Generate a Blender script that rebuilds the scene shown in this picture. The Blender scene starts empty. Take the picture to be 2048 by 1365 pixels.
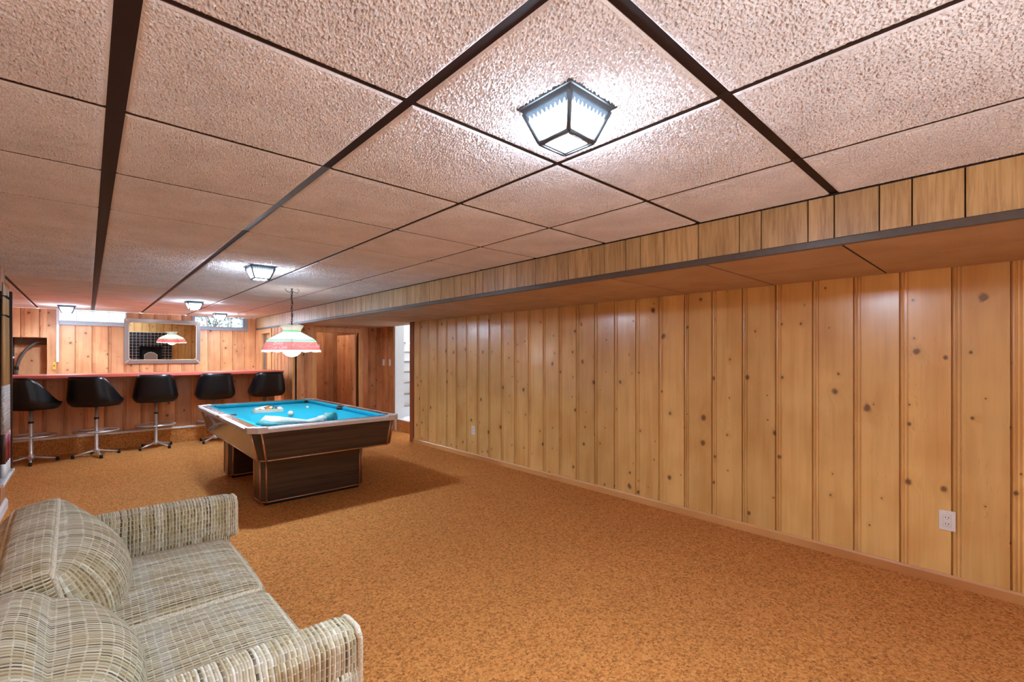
import bpy, bmesh, math, random
import numpy as np
from mathutils import Vector, Matrix
random.seed(7)
PI = math.pi
S = bpy.context.scene
COL = S.collection

# ------------------------------------------------------------------ camera, world, exposure
YAW = 0.743
CZ = 1.335
cam_d = bpy.data.cameras.new('camera')
cam = bpy.data.objects.new('camera', cam_d)
COL.objects.link(cam)
cam.location = (0, 0, CZ)
cam.rotation_euler = (PI/2, 0, -YAW)
cam_d.sensor_width = 36.0
cam_d.lens = 924.0/2048.0*36.0
cam_d.shift_y = 28.0/2048.0
cam_d.clip_start = 0.02
S.camera = cam
S.view_settings.view_transform = 'Standard'
S.view_settings.look = 'None'
S.view_settings.gamma = 1.0
S.view_settings.use_curve_mapping = False
S.view_settings.exposure = 0.3

W = bpy.data.worlds.new('daylight')
S.world = W
W.use_nodes = True
bg = W.node_tree.nodes['Background']
bg.inputs[0].default_value = (0.86, 0.93, 1.0, 1)
bg.inputs[1].default_value = 7.0
S.cycles.max_bounces = 14
S.cycles.diffuse_bounces = 8
S.cycles.transmission_bounces = 8

LAMP = 85.0      # emission of the ceiling fixtures' side glass
LAMP_DOWN = 1060.0  # the bottom pane, straight under the bulb
BULB = 24.0      # emission of the pendant's globe
STAIR_W = 60.0   # lamp at the head of the stairs
REAR_W = 1.0     # scale of the added fill fixture behind the photographer

# added fill lamp behind the camera, aimed up to brighten the ceiling
fd = bpy.data.lights.new('ceiling_fill', 'AREA'); fd.energy = 27.0; fd.size = 0.5; fd.color = (0.80, 0.92, 1.0)
fo = bpy.data.objects.new('ceiling_fill', fd); COL.objects.link(fo)
fo.location = (0.45, -0.9, 1.2); fo.rotation_euler = (PI-0.2, 0, 0)

CEIL = 2.074
FLUSH_X = 2.522      # bulkhead face
WR = 3.678           # right wall
WL = -0.53           # left wall
BACK = 10.44
FRONT = -2.5
SOF = 1.842          # soffit height
PITCH = 0.64
J0 = 0.5614
COLX = [-0.577, 0.063, 0.6955, 1.343, 1.9875]

# ------------------------------------------------------------------ mesh helpers
def new_bm(): return bmesh.new()

def box(bm, x0, x1, y0, y1, z0, z1, bev=0.0, seg=1):
    vs = [bm.verts.new((x, y, z)) for x in (x0, x1) for y in (y0, y1) for z in (z0, z1)]
    idx = [(0,1,3,2),(4,6,7,5),(0,4,5,1),(2,3,7,6),(0,2,6,4),(1,5,7,3)]
    fs = [bm.faces.new([vs[i] for i in f]) for f in idx]
    if bev > 0:
        es = list({e for f in fs for e in f.edges})
        bmesh.ops.bevel(bm, geom=es, offset=bev, segments=seg, affect='EDGES', profile=0.5)
    return vs

def prism(bm, pts, axis, a, b, smooth=False):
    """closed 2D outline extruded along an axis ('x': pts=(y,z), 'y': pts=(x,z), 'z': pts=(x,y))"""
    def P(p, t):
        return {'x': (t, p[0], p[1]), 'y': (p[0], t, p[1]), 'z': (p[0], p[1], t)}[axis]
    A = [bm.verts.new(P(p, a)) for p in pts]
    B = [bm.verts.new(P(p, b)) for p in pts]
    n = len(pts)
    for i in range(n):
        f = bm.faces.new((A[i], A[(i+1) % n], B[(i+1) % n], B[i])); f.smooth = smooth
    bm.faces.new(A[::-1]); bm.faces.new(B)

def frustum(bm, lo, hi):
    """two outlines (lists of 3D points) joined"""
    A = [bm.verts.new(p) for p in lo]; B = [bm.verts.new(p) for p in hi]
    n = len(A)
    for i in range(n):
        bm.faces.new((A[i], A[(i+1) % n], B[(i+1) % n], B[i]))
    bm.faces.new(A[::-1]); bm.faces.new(B)

def lathe(bm, prof, n=24, c=(0, 0), smooth=True, cap=True, a0=0.0):
    rings = []
    for r, z in prof:
        rings.append([bm.verts.new((c[0]+r*math.cos(a0+2*PI*k/n), c[1]+r*math.sin(a0+2*PI*k/n), z)) for k in range(n)])
    for i in range(len(rings)-1):
        for k in range(n):
            f = bm.faces.new((rings[i][k], rings[i][(k+1) % n], rings[i+1][(k+1) % n], rings[i+1][k])); f.smooth = smooth
    if cap:
        if prof[0][0] > 1e-5: bm.faces.new(rings[0][::-1])
        if prof[-1][0] > 1e-5: bm.faces.new(rings[-1])

def tube(bm, pts, r, n=8, closed=False, rads=None):
    pts = [Vector(p) for p in pts]
    m = len(pts); rings = []
    up0 = None
    for i in range(m):
        if closed: d = pts[(i+1) % m]-pts[i-1]
        else: d = pts[min(i+1, m-1)]-pts[max(i-1, 0)]
        d.normalize()
        if up0 is None:
            up0 = Vector((0, 0, 1)) if abs(d.z) < 0.9 else Vector((1, 0, 0))
        s = d.cross(up0)
        if s.length < 1e-5: s = d.cross(Vector((0.3, 1, 0.2)))
        s.normalize(); u = s.cross(d); u.normalize(); up0 = u
        rr = rads[i] if rads else r
        rings.append([bm.verts.new(pts[i]+rr*(math.cos(2*PI*k/n)*s+math.sin(2*PI*k/n)*u)) for k in range(n)])
    for i in range(m if closed else m-1):
        A = rings[i]; B = rings[(i+1) % m]
        for k in range(n):
            f = bm.faces.new((A[k], A[(k+1) % n], B[(k+1) % n], B[k])); f.smooth = True
    if not closed:
        bm.faces.new(rings[0][::-1]); bm.faces.new(rings[-1])

def ball(bm, c, r, u=16, v=10):
    res = bmesh.ops.create_uvsphere(bm, u_segments=u, v_segments=v, radius=r, matrix=Matrix.Translation(c))
    for vv in res['verts']:
        for f in vv.link_faces: f.smooth = True

def world_of(p):
    v = Vector((0, 0, 0))
    while p is not None:
        v = v + Vector(p.location); p = p.parent
    return v

def obj(name, bm, m, parent=None, loc=None, world=False, kind=None, label=None):
    """link a bmesh as ONE object; world=True: coordinates are world ones and get shifted into the parent's frame"""
    if world and parent is not None:
        bmesh.ops.translate(bm, verts=bm.verts, vec=-world_of(parent))
    bmesh.ops.recalc_face_normals(bm, faces=bm.faces)
    me = bpy.data.meshes.new(name)
    bm.to_mesh(me); bm.free()
    for mm in (m if isinstance(m, (list, tuple)) else [m]): me.materials.append(mm)
    return link(name, me, parent, loc, kind, label)

def link(name, data, parent=None, loc=None, kind=None, label=None, rotz=0.0):
    o = bpy.data.objects.new(name, data); COL.objects.link(o)
    if parent is not None: o.parent = parent
    if loc is not None: o.location = loc
    if rotz: o.rotation_euler = (0, 0, rotz)
    if kind: o['kind'] = kind
    if label: o['label'] = label
    return o

def tag(o, label, cat, group=None):
    o['label'] = label; o['category'] = cat
    if group: o['group'] = group
    return o

def thing(name, label, cat, loc=(0, 0, 0), rotz=0.0, group=None):
    o = bpy.data.objects.new(name, None); COL.objects.link(o)
    o.location = loc; o.rotation_euler = (0, 0, rotz); o.empty_display_size = 0.1
    return tag(o, label, cat, group)

def setting(name, loc=(0, 0, 0), rotz=0.0):
    o = bpy.data.objects.new(name, None); COL.objects.link(o)
    o.location = loc; o.rotation_euler = (0, 0, rotz); o['kind'] = 'structure'
    return o

def dup(root, loc, rotz, label):
    def rec(o, par):
        c = o.copy(); COL.objects.link(c)
        if par is not None: c.parent = par
        for ch in [x for x in bpy.data.objects if x.parent == o]: rec(ch, c)
        return c
    r = rec(root, None)
    r.location = loc; r.rotation_euler = (0, 0, rotz); r['label'] = label
    return r

# ------------------------------------------------------------------ node helpers
def lin(c):
    out = []
    for v in c[:3]:
        v = v/255.0
        out.append(v/12.92 if v <= 0.04045 else ((v+0.055)/1.055)**2.4)
    return (out[0], out[1], out[2], 1.0)

class NT:
    def __init__(s, name):
        s.m = bpy.data.materials.new(name); s.m.use_nodes = True
        s.t = s.m.node_tree; s.t.nodes.clear()
        s.out = s.t.nodes.new('ShaderNodeOutputMaterial')
    def n(s, typ, _props=None, **ins):
        nd = s.t.nodes.new('ShaderNode'+typ)
        for k, v in (_props or {}).items(): setattr(nd, k, v)
        for k, v in ins.items():
            key = int(k[1:]) if k[0] == '_' and k[1:].isdigit() else k.replace('_', ' ')
            sock = nd.inputs[key]
            if isinstance(v, bpy.types.NodeSocket): s.t.links.new(v, sock)
            else: sock.default_value = v
        return nd
    def math(s, op, a, b=0.0, c=0.0, clamp=False):
        nd = s.t.nodes.new('ShaderNodeMath'); nd.operation = op; nd.use_clamp = clamp
        for i, v in enumerate((a, b, c)):
            if isinstance(v, bpy.types.NodeSocket): s.t.links.new(v, nd.inputs[i])
            else: nd.inputs[i].default_value = v
        return nd.outputs[0]
    def vmath(s, op, a, b):
        nd = s.t.nodes.new('ShaderNodeVectorMath'); nd.operation = op
        for i, v in enumerate((a, b)):
            if isinstance(v, bpy.types.NodeSocket): s.t.links.new(v, nd.inputs[i])
            else: nd.inputs[i].default_value = v
        return nd.outputs[0]
    def ramp(s, fac, stops):
        nd = s.t.nodes.new('ShaderNodeValToRGB')
        e = nd.color_ramp.elements
        while len(e) < len(stops): e.new(0.5)
        for el, (p, c) in zip(e, stops): el.position = p; el.color = c
        s.t.links.new(fac, nd.inputs[0]); return nd.outputs[0]
    def mix(s, fac, a, b, blend='MIX'):
        nd = s.t.nodes.new('ShaderNodeMix'); nd.data_type = 'RGBA'; nd.blend_type = blend
        for i, v in ((0, fac), (6, a), (7, b)):
            if isinstance(v, bpy.types.NodeSocket): s.t.links.new(v, nd.inputs[i])
            else: nd.inputs[i].default_value = v
        return nd.outputs[2]
    def obj_co(s): return s.n('TexCoord').outputs['Object']
    def map(s, co, scale=(1, 1, 1), loc=(0, 0, 0)):
        return s.n('Mapping', Vector=co, Scale=scale, Location=loc).outputs[0]
    def noise(s, co, scale, detail=3.0, rough=0.5, dist=0.0):
        return s.n('TexNoise', Vector=co, Scale=scale, Detail=detail, Roughness=rough, Distortion=dist).outputs[0]
    def bump(s, h, strength, dist):
        return s.n('Bump', Height=h, Strength=strength, Distance=dist).outputs[0]
    def bsdf(s, **k):
        b = s.n('BsdfPrincipled', **k); s.t.links.new(b.outputs[0], s.out.inputs[0]); return s.m

def plain(name, c, rough=0.5, metal=0.0, spec=0.5, coat=0.0, nz=0.06, nscale=40.0):
    t = NT(name)
    co = t.obj_co()
    f = t.noise(co, nscale, 3.0)
    c = lin(c)
    lo = tuple(max(0, v*(1-nz*2)) for v in c[:3])+(1,); hi = tuple(min(1, v*(1+nz)) for v in c[:3])+(1,)
    col = t.ramp(f, [(0.3, lo), (0.7, hi)])
    return t.bsdf(Base_Color=col, Roughness=rough, Metallic=metal, Specular_IOR_Level=spec, Coat_Weight=coat)

def emissive(name, c, s):
    t = NT(name)
    e = t.n('Emission', Color=lin(c), Strength=s)
    t.t.links.new(e.outputs[0], t.out.inputs[0]); return t.m

def pine(name, base, dark, knot, rough=0.3, coat=0.35, knots=1.0, var=0.5):
    """planks in their own frame: x across, z along the grain; each plank gets its own random offset"""
    t = NT(name)
    co = t.obj_co()
    rnd = t.n('ObjectInfo').outputs['Random']
    off = t.n('CombineXYZ', X=t.math('MULTIPLY', rnd, 37.0), Y=t.math('MULTIPLY', rnd, 11.0), Z=t.math('MULTIPLY', rnd, 91.0)).outputs[0]
    p = t.vmath('ADD', co, off)
    # knots: one cell pattern, only some cells carry one
    sp = t.n('SeparateXYZ', Vector=p).outputs
    kc = t.n('CombineXYZ', X=t.math('MULTIPLY', sp[0], 6.2), Y=t.math('MULTIPLY', sp[2], 5.0), Z=0.0).outputs[0]
    vor = t.n('TexVoronoi', {'feature': 'F1', 'voronoi_dimensions': '2D'}, Vector=kc, Scale=1.0, Randomness=1.0)
    d = vor.outputs['Distance']
    sel = t.n('SeparateColor', Color=vor.outputs['Color']).outputs
    has = t.math('GREATER_THAN', sel[0], 1.0-0.55*knots)
    size = t.math('MULTIPLY_ADD', t.math('POWER', sel[1], 2.2), 0.12, 0.032)
    nd = t.math('DIVIDE', d, size)
    wob = t.noise(t.map(p, (40, 1, 25)), 1.0, 2.0)
    nd = t.math('ADD', nd, t.math('MULTIPLY_ADD', wob, 0.9, -0.45))
    core = t.math('MULTIPLY', t.math('SUBTRACT', 1.0, t.math('SMOOTH_MIN', nd, 1.0, 0.5), clamp=True), has)
    core = t.math('MULTIPLY', core, 2.2, clamp=True)
    halo = t.math('MULTIPLY', t.math('SUBTRACT', 1.0, t.math('MULTIPLY', nd, 0.26), clamp=True), has)
    # grain bends round the knots
    bend = t.n('CombineXYZ', X=t.math('MULTIPLY', halo, 0.05), Y=0.0, Z=0.0).outputs[0]
    gp = t.vmath('ADD', p, bend)
    g1 = t.noise(t.map(gp, (42.0, 1.0, 1.6)), 1.0, 4.0, 0.6, 0.6)
    g2 = t.noise(t.map(gp, (9.0, 1.0, 0.9)), 1.0, 2.0, 0.5, 0.8)
    blot = t.noise(t.map(p, (3.5, 1.0, 2.6)), 1.0, 2.0)
    f = t.math('ADD', t.math('MULTIPLY', g1, 0.22), t.math('MULTIPLY', g2, 0.38))
    f = t.math('ADD', f, t.math('MULTIPLY', blot, 0.40))
    B = lin(base); D = lin(dark)
    col = t.ramp(f, [(0.34, D), (0.56, B), (0.75, tuple(min(1, v*1.12) for v in B[:3])+(1,))])
    # small resin dashes
    ds = t.noise(t.map(p, (120.0, 1.0, 22.0)), 1.0, 1.0)
    zone = t.noise(t.map(p, (2.0, 1.0, 1.3), (5, 0, 3)), 1.0, 1.0)
    dash = t.math('MULTIPLY', t.math('GREATER_THAN', ds, 0.70), t.math('GREATER_THAN', zone, 0.52))
    col = t.mix(t.math('MULTIPLY', dash, 0.5), col, D)
    tone = t.math('MULTIPLY_ADD', t.n('TexWhiteNoise', {'noise_dimensions': '1D'}, W=t.math('MULTIPLY', rnd, 77.0)).outputs[0], var*0.4, 1.0-var*0.24)
    col = t.mix(1.0, col, t.n('CombineColor', Red=tone, Green=tone, Blue=tone).outputs[0], 'MULTIPLY')
    col = t.mix(t.math('MULTIPLY', halo, 0.38), col, D)
    col = t.mix(t.math('MULTIPLY', core, 0.82), col, lin(knot))
    bm_ = t.bump(t.math('ADD', t.math('MULTIPLY', g1, 0.35), t.math('MULTIPLY', blot, 0.9)), 0.22, 0.006)
    return t.bsdf(Base_Color=col, Roughness=rough, Coat_Weight=coat, Coat_Roughness=0.22, Coat_IOR=1.7, Normal=bm_, Coat_Normal=bm_)

def woodgrain(name, base, dark, axis='x', rough=0.35, coat=0.0, scale=1.0):
    t = NT(name)
    co = t.obj_co()
    rnd = t.n('ObjectInfo').outputs['Random']
    p = t.vmath('ADD', co, t.n('CombineXYZ', X=t.math('MULTIPLY', rnd, 9.0), Y=t.math('MULTIPLY', rnd, 5.0), Z=t.math('MULTIPLY', rnd, 7.0)).outputs[0])
    sc = {'x': (1.5, 45, 45), 'y': (45, 1.5, 45), 'z': (45, 45, 1.5)}[axis]
    g = t.noise(t.map(p, tuple(v*scale for v in sc)), 1.0, 4.0, 0.6, 0.7)
    g2 = t.noise(t.map(p, tuple(v*scale*0.22 for v in sc)), 1.0, 2.0, 0.5, 0.5)
    f = t.math('ADD', t.math('MULTIPLY', g, 0.6), t.math('MULTIPLY', g2, 0.4))
    col = t.ramp(f, [(0.36, lin(dark)), (0.6, lin(base))])
    return t.bsdf(Base_Color=col, Roughness=rough, Coat_Weight=coat, Normal=t.bump(g, 0.08, 0.002))

# ------------------------------------------------------------------ materials
M = {}
M['pine'] = pine('golden_pine', (236, 196, 124), (212, 160, 88), (88, 50, 26), knots=1.0, coat=1.0)
M['pine_warm_cast'] = pine('warm_cast_pine', (226, 170, 120), (190, 124, 78), (90, 42, 26), rough=0.42, coat=0.12, knots=1.0, var=0.8)  # same pine, with the light's reddish cast put into its colour
M['pine_bar'] = pine('bar_pine', (222, 158, 104), (186, 116, 70), (80, 38, 24), rough=0.42, coat=0.12, knots=0.7, var=0.8)
M['pine_door'] = pine('door_pine', (208, 144, 92), (164, 100, 58), (58, 28, 16), rough=0.4, coat=0.15, knots=0.9, var=0.8)
M['pine_trim'] = pine('pine_trim', (232, 176, 110), (204, 138, 80), (90, 46, 24), knots=0.2, rough=0.4)
M['corner_wood'] = woodgrain('corner_wood', (150, 84, 52), (112, 56, 34), 'z')
M['oak_panel'] = None

def oak():
    t = NT('oak_panel')
    co = t.obj_co()
    rnd = t.n('ObjectInfo').outputs['Random']
    p = t.vmath('ADD', co, t.n('CombineXYZ', X=t.math('MULTIPLY', rnd, 41.0), Y=0.0, Z=t.math('MULTIPLY', rnd, 23.0)).outputs[0])
    g = t.noise(t.map(p, (75.0, 1, 4.5)), 1.0, 4.0, 0.65, 0.5)
    g2 = t.noise(t.map(p, (16.0, 1, 1.5)), 1.0, 2.0)
    f = t.math('ADD', t.math('MULTIPLY', g, 0.6), t.math('MULTIPLY', g2, 0.4))
    col = t.ramp(f, [(0.36, lin((164, 126, 80))), (0.55, lin((206, 170, 116))), (0.75, lin((222, 192, 144)))])
    tone = t.math('MULTIPLY_ADD', rnd, 0.22, 0.86)
    col = t.mix(1.0, col, t.n('CombineColor', Red=tone, Green=tone, Blue=tone).outputs[0], 'MULTIPLY')
    return t.bsdf(Base_Color=col, Roughness=0.38, Coat_Weight=0.25, Coat_Roughness=0.3, Normal=t.bump(g, 0.12, 0.002))
M['oak_panel'] = oak()

def tile_mat(name, c1, c2, bump=0.0):
    t = NT(name)
    co = t.obj_co()
    rnd = t.n('ObjectInfo').outputs['Random']
    p = t.vmath('ADD', co, t.n('CombineXYZ', X=t.math('MULTIPLY', rnd, 31.0), Y=t.math('MULTIPLY', rnd, 17.0), Z=0.0).outputs[0])
    big = t.noise(p, 4.0, 2.0)
    fine = t.noise(p, 150.0, 3.0, 0.6)
    f = t.math('ADD', t.math('MULTIPLY', big, 0.5), t.math('MULTIPLY', fine, 0.5))
    col = t.ramp(f, [(0.35, lin(c1)), (0.65, lin(c2))])
    k = dict(Base_Color=col, Roughness=0.92, Specular_IOR_Level=0.15)
    if bump > 0:
        h = t.n('TexVoronoi', {'feature': 'SMOOTH_F1'}, Vector=t.map(p, (1, 1, 0)), Scale=95.0).outputs['Distance']
        k['Normal'] = t.bump(t.math('ADD', h, t.noise(p, 60.0, 3.0)), bump, 0.006)
    return t.bsdf(**k)
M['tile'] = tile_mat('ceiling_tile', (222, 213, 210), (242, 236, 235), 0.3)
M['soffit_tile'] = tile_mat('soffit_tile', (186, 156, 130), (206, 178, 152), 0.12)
M['tile_edge'] = plain('shaded_tile_edge', (112, 80, 66), 0.9)  # dark brown stands in for the shade on the tile sides
M['runner'] = plain('runner', (46, 28, 25), 0.6, spec=0.3)
M['runner_grey'] = plain('runner_grey', (104, 104, 106), 0.45)
M['dark_trim'] = plain('dark_trim', (92, 82, 76), 0.4)

def carpet():
    t = NT('carpet')
    co = t.n('TexCoord').outputs['Object']
    v = t.n('TexVoronoi', {'feature': 'F1'}, Vector=t.vmath('ADD', co, t.n('CombineXYZ', X=t.math('MULTIPLY', t.noise(co, 60.0, 1.0), 0.02), Y=t.math('MULTIPLY', t.noise(t.map(co, (1, 1, 1), (7, 3, 1)), 60.0, 1.0), 0.02), Z=0.0).outputs[0]), Scale=105.0)
    r = t.n('SeparateColor', Color=v.outputs['Color']).outputs
    worm = t.noise(co, 85.0, 2.0, 0.6, 1.2)
    big = t.noise(co, 1.3, 3.0)
    mid = t.noise(co, 14.0, 3.0)
    f = t.math('ADD', t.math('MULTIPLY', r[0], 0.45), t.math('MULTIPLY', worm, 0.55))
    col = t.ramp(f, [(0.22, lin((144, 92, 48))), (0.36, lin((198, 126, 66))), (0.52, lin((220, 146, 78))), (0.75, lin((232, 164, 96)))])
    fleck = t.math('GREATER_THAN', t.math('MULTIPLY', r[1], worm), 0.50)
    col = t.mix(t.math('MULTIPLY', fleck, 0.45), col, lin((96, 84, 40)))
    wear = t.math('MULTIPLY_ADD', t.math('ADD', t.math('MULTIPLY', big, 0.6), t.math('MULTIPLY', mid, 0.4)), 0.36, 0.84)
    col = t.mix(1.0, col, t.n('CombineColor', Red=wear, Green=wear, Blue=wear).outputs[0], 'MULTIPLY')
    h = t.math('ADD', worm, t.math('MULTIPLY', v.outputs['Distance'], 0.8))
    return t.bsdf(Base_Color=col, Roughness=0.95, Specular_IOR_Level=0.1, Normal=t.bump(h, 0.7, 0.012))
M['carpet'] = carpet()

def tweed():
    """woven plaid on the UVs (metres): rows of coloured yarn over and under each other"""
    t = NT('plaid_tweed')
    uv = t.n('UVMap').outputs[0]
    wob = t.noise(t.map(uv, (9, 9, 1)), 1.0, 2.0)
    s = t.n('SeparateXYZ', Vector=uv).outputs
    ws = t.math('MULTIPLY_ADD', wob, 0.010, -0.005)
    u = t.math('ADD', s[0], ws); v = t.math('ADD', s[1], ws)
    RP, DL = 0.0062, 0.020
    rv = t.math('DIVIDE', v, RP); row = t.math('FLOOR', rv)
    dark_row = t.math('GREATER_THAN', t.math('MODULO', t.math('ADD', row, 6000.0), 2.0), 0.5)
    uu = t.math('DIVIDE', u, DL); seg = t.math('FLOOR', uu)
    gap = t.math('LESS_THAN', t.math('FRACT', uu), 0.16)
    wn2 = lambda a, b: t.n('TexWhiteNoise', {'noise_dimensions': '2D'}, Vector=t.n('CombineXYZ', X=a, Y=b, Z=0.0).outputs[0]).outputs[0]
    wn1 = lambda a: t.n('TexWhiteNoise', {'noise_dimensions': '1D'}, W=a).outputs[0]
    cell = wn2(seg, row)
    rown = wn1(t.math('ADD', row, 0.37)); segn = wn1(t.math('ADD', seg, 91.37))
    yarn = t.ramp(t.math('ADD', t.math('MULTIPLY', rown, 0.6), t.math('MULTIPLY', cell, 0.4)),
                  [(0.2, lin((196, 184, 148))), (0.55, lin((214, 206, 178))), (0.85, lin((228, 224, 206)))])
    dash = t.ramp(t.math('ADD', t.math('MULTIPLY', rown, 0.65), t.math('MULTIPLY', cell, 0.35)),
                  [(0.15, lin((84, 72, 54))), (0.35, lin((140, 118, 80))), (0.55, lin((168, 150, 106))), (0.8, lin((186, 176, 146)))])
    fl_ = t.noise(t.map(uv, (70, 70, 1)), 1.0, 2.0)
    col = t.mix(t.math('MULTIPLY', dark_row, t.math('SUBTRACT', 1.0, t.math('MULTIPLY', gap, 0.85))), yarn, dash)
    # broad soft plaid: olive bands one way, pale ones the other
    bv = t.noise(t.n('CombineXYZ', X=0.0, Y=t.math('MULTIPLY', v, 16.0), Z=0.0).outputs[0], 1.0, 2.0)
    bu = t.noise(t.n('CombineXYZ', X=t.math('MULTIPLY', u, 13.0), Y=7.0, Z=0.0).outputs[0], 1.0, 2.0)
    col = t.mix(t.math('MULTIPLY', t.math('SMOOTH_MIN', t.math('MULTIPLY', t.math('SUBTRACT', bv, 0.48, clamp=True), 9.0), 1.0, 0.2), 0.36), col, lin((150, 128, 80)))
    col = t.mix(t.math('MULTIPLY', t.math('SMOOTH_MIN', t.math('MULTIPLY', t.math('SUBTRACT', bu, 0.5, clamp=True), 6.0), 1.0, 0.2), 0.22), col, lin((214, 214, 204)))
    k = t.math('MULTIPLY_ADD', t.math('ADD', t.math('MULTIPLY', fl_, 0.7), t.math('MULTIPLY', cell, 0.3)), 0.5, 0.75)
    col = t.mix(1.0, col, t.n('CombineColor', Red=k, Green=k, Blue=k).outputs[0], 'MULTIPLY')
    hv = t.math('ABSOLUTE', t.math('SINE', t.math('MULTIPLY', rv, PI)))
    h = t.math('ADD', hv, t.math('MULTIPLY', fl_, 0.8))
    return t.bsdf(Base_Color=col, Roughness=0.95, Specular_IOR_Level=0.1, Sheen_Weight=0.15, Normal=t.bump(h, 0.55, 0.004))
M['tweed'] = tweed()
M['piping'] = plain('piping_tweed', (224, 214, 188), 0.9, nz=0.2, nscale=220)
M['felt'] = plain('felt', (32, 176, 206), 0.95, spec=0.1, nz=0.05, nscale=200)
M['felt_dark'] = plain('felt_side', (20, 150, 184), 0.95, spec=0.1, nz=0.05, nscale=200)
M['walnut'] = woodgrain('dark_walnut', (78, 60, 46), (44, 34, 28), 'x', 0.32, 0.2)
M['walnut_y'] = woodgrain('dark_walnut_side', (78, 60, 46), (44, 34, 28), 'y', 0.2, 0.45)
M['walnut_z'] = woodgrain('dark_walnut_corner', (58, 46, 38), (34, 27, 23), 'z', 0.3, 0.2)
M['rail_wood'] = woodgrain('rail_rosewood', (132, 96, 82), (84, 56, 48), 'y', 0.22, 0.4)
M['copper'] = plain('copper_trim', (206, 158, 124), 0.32, metal=0.85, nz=0.03)
M['aluminium'] = plain('aluminium', (226, 226, 228), 0.32, metal=0.45, nz=0.03)
M['chrome'] = plain('chrome', (232, 230, 228), 0.28, metal=0.7, nz=0.02)
M['black_vinyl'] = plain('black_vinyl', (14, 15, 19), 0.34, spec=0.5, nz=0.1)
M['black'] = plain('black_plastic', (16, 15, 15), 0.5)
M['bar_red'] = plain('red_laminate', (234, 112, 92), 0.3, coat=0.2, nz=0.03, nscale=10)
M['white_paint'] = plain('white_paint', (232, 234, 236), 0.5, nz=0.02)
M['white_plastic'] = plain('white_plastic', (236, 236, 232), 0.35, nz=0.01)
M['tread'] = plain('stair_tread', (150, 136, 124), 0.6)
M['grey_paint'] = plain('grey_blue_paint', (150, 160, 170), 0.5, nz=0.05)
M['sill_paint'] = plain('pale_blue_paint', (186, 200, 210), 0.5, nz=0.05)
M['fixture'] = plain('dark_pewter', (88, 92, 96), 0.45, metal=0.3)
M['ivory'] = plain('ivory', (238, 228, 204), 0.25, spec=0.6, nz=0.02)
M['yellow'] = plain('yellow_cloth', (232, 190, 80), 0.8)
M['tile_black'] = plain('black_glazed_tile', (30, 30, 36), 0.2, nz=0.2, nscale=8)
M['grout'] = plain('white_grout', (214, 210, 204), 0.9)
M['soot'] = plain('soot', (14, 13, 15), 0.9)
M['cover_grey'] = plain('grey_cover', (186, 196, 190), 0.4, nz=0.08, nscale=30)
M['cover_teal'] = plain('teal_lining', (60, 150, 150), 0.5, nz=0.15, nscale=30)
M['hose'] = plain('grey_hose', (96, 88, 84), 0.6)
M['plaster'] = plain('outer_concrete', (150, 146, 140), 0.9)
M['cue_maple'] = woodgrain('cue_maple', (222, 190, 140), (196, 158, 104), 'z', 0.25, 0.4)
M['cue_red'] = plain('cue_red', (176, 34, 52), 0.25, coat=0.4)
M['cue_wrap'] = plain('cue_wrap', (224, 214, 206), 0.6, nz=0.3, nscale=120)
M['rack_wood'] = woodgrain('rack_wood', (84, 52, 38), (52, 32, 24), 'z')
M['leaf'] = plain('leaf', (120, 142, 134), 0.7, nz=0.3)
M['soil'] = plain('soil', (120, 110, 96), 0.95)

def mirror_mat(name, c, rough):
    t = NT(name)
    return t.bsdf(Base_Color=lin(c), Metallic=1.0, Roughness=rough)
M['mirror'] = mirror_mat('mirror_silver', (238, 238, 236), 0.006)
M['mirror_smoke'] = plain('smoked_mirror', (150, 138, 132), 0.25, metal=0.35, nz=0.03)

def glass(name, tint, mixf, rough=0.0):
    """thin pane: mostly lets light straight through"""
    t = NT(name)
    a = t.n('BsdfTransparent', Color=tint); b = t.n('BsdfGlossy', Color=(1, 1, 1, 1), Roughness=rough)
    m = t.n('MixShader', _0=mixf)
    t.t.links.new(a.outputs[0], m.inputs[1]); t.t.links.new(b.outputs[0], m.inputs[2])
    t.t.links.new(m.outputs[0], t.out.inputs[0]); return t.m
M['pane'] = glass('window_glass', (0.94, 0.97, 1, 1), 0.06)

def translucent(name, c, f=0.6):
    t = NT(name)
    a = t.n('BsdfDiffuse', Color=c); b = t.n('BsdfTranslucent', Color=c)
    m = t.n('MixShader', _0=f)
    t.t.links.new(a.outputs[0], m.inputs[1]); t.t.links.new(b.outputs[0], m.inputs[2])
    t.t.links.new(m.outputs[0], t.out.inputs[0]); return t.m
M['frosted'] = translucent('glass_block', (0.9, 0.95, 1.0, 1), 0.85)
M['shade_white'] = translucent('shade_white', lin((250, 248, 240)), 0.65)
M['shade_red'] = translucent('shade_red', lin((240, 132, 130)), 0.55)
M['shade_green'] = translucent('shade_green', lin((150, 220, 180)), 0.6)
M['shade_lead'] = plain('shade_lead', (120, 128, 110), 0.5)
M['lamp_glass'] = emissive('lit_lamp_glass', (208, 231, 255), LAMP)
M['lamp_glass_bottom'] = emissive('lit_lamp_glass_bottom', (208, 231, 255), LAMP_DOWN)
M['bulb'] = emissive('lit_globe', (246, 248, 255), BULB)

# ------------------------------------------------------------------ the room shell
# floor
bm = new_bm()
box(bm, -2.2, 5.2, FRONT-0.1, BACK+0.1, -0.1, 0.0)
fl = obj('floor', bm, M['carpet'], kind='structure')

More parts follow.
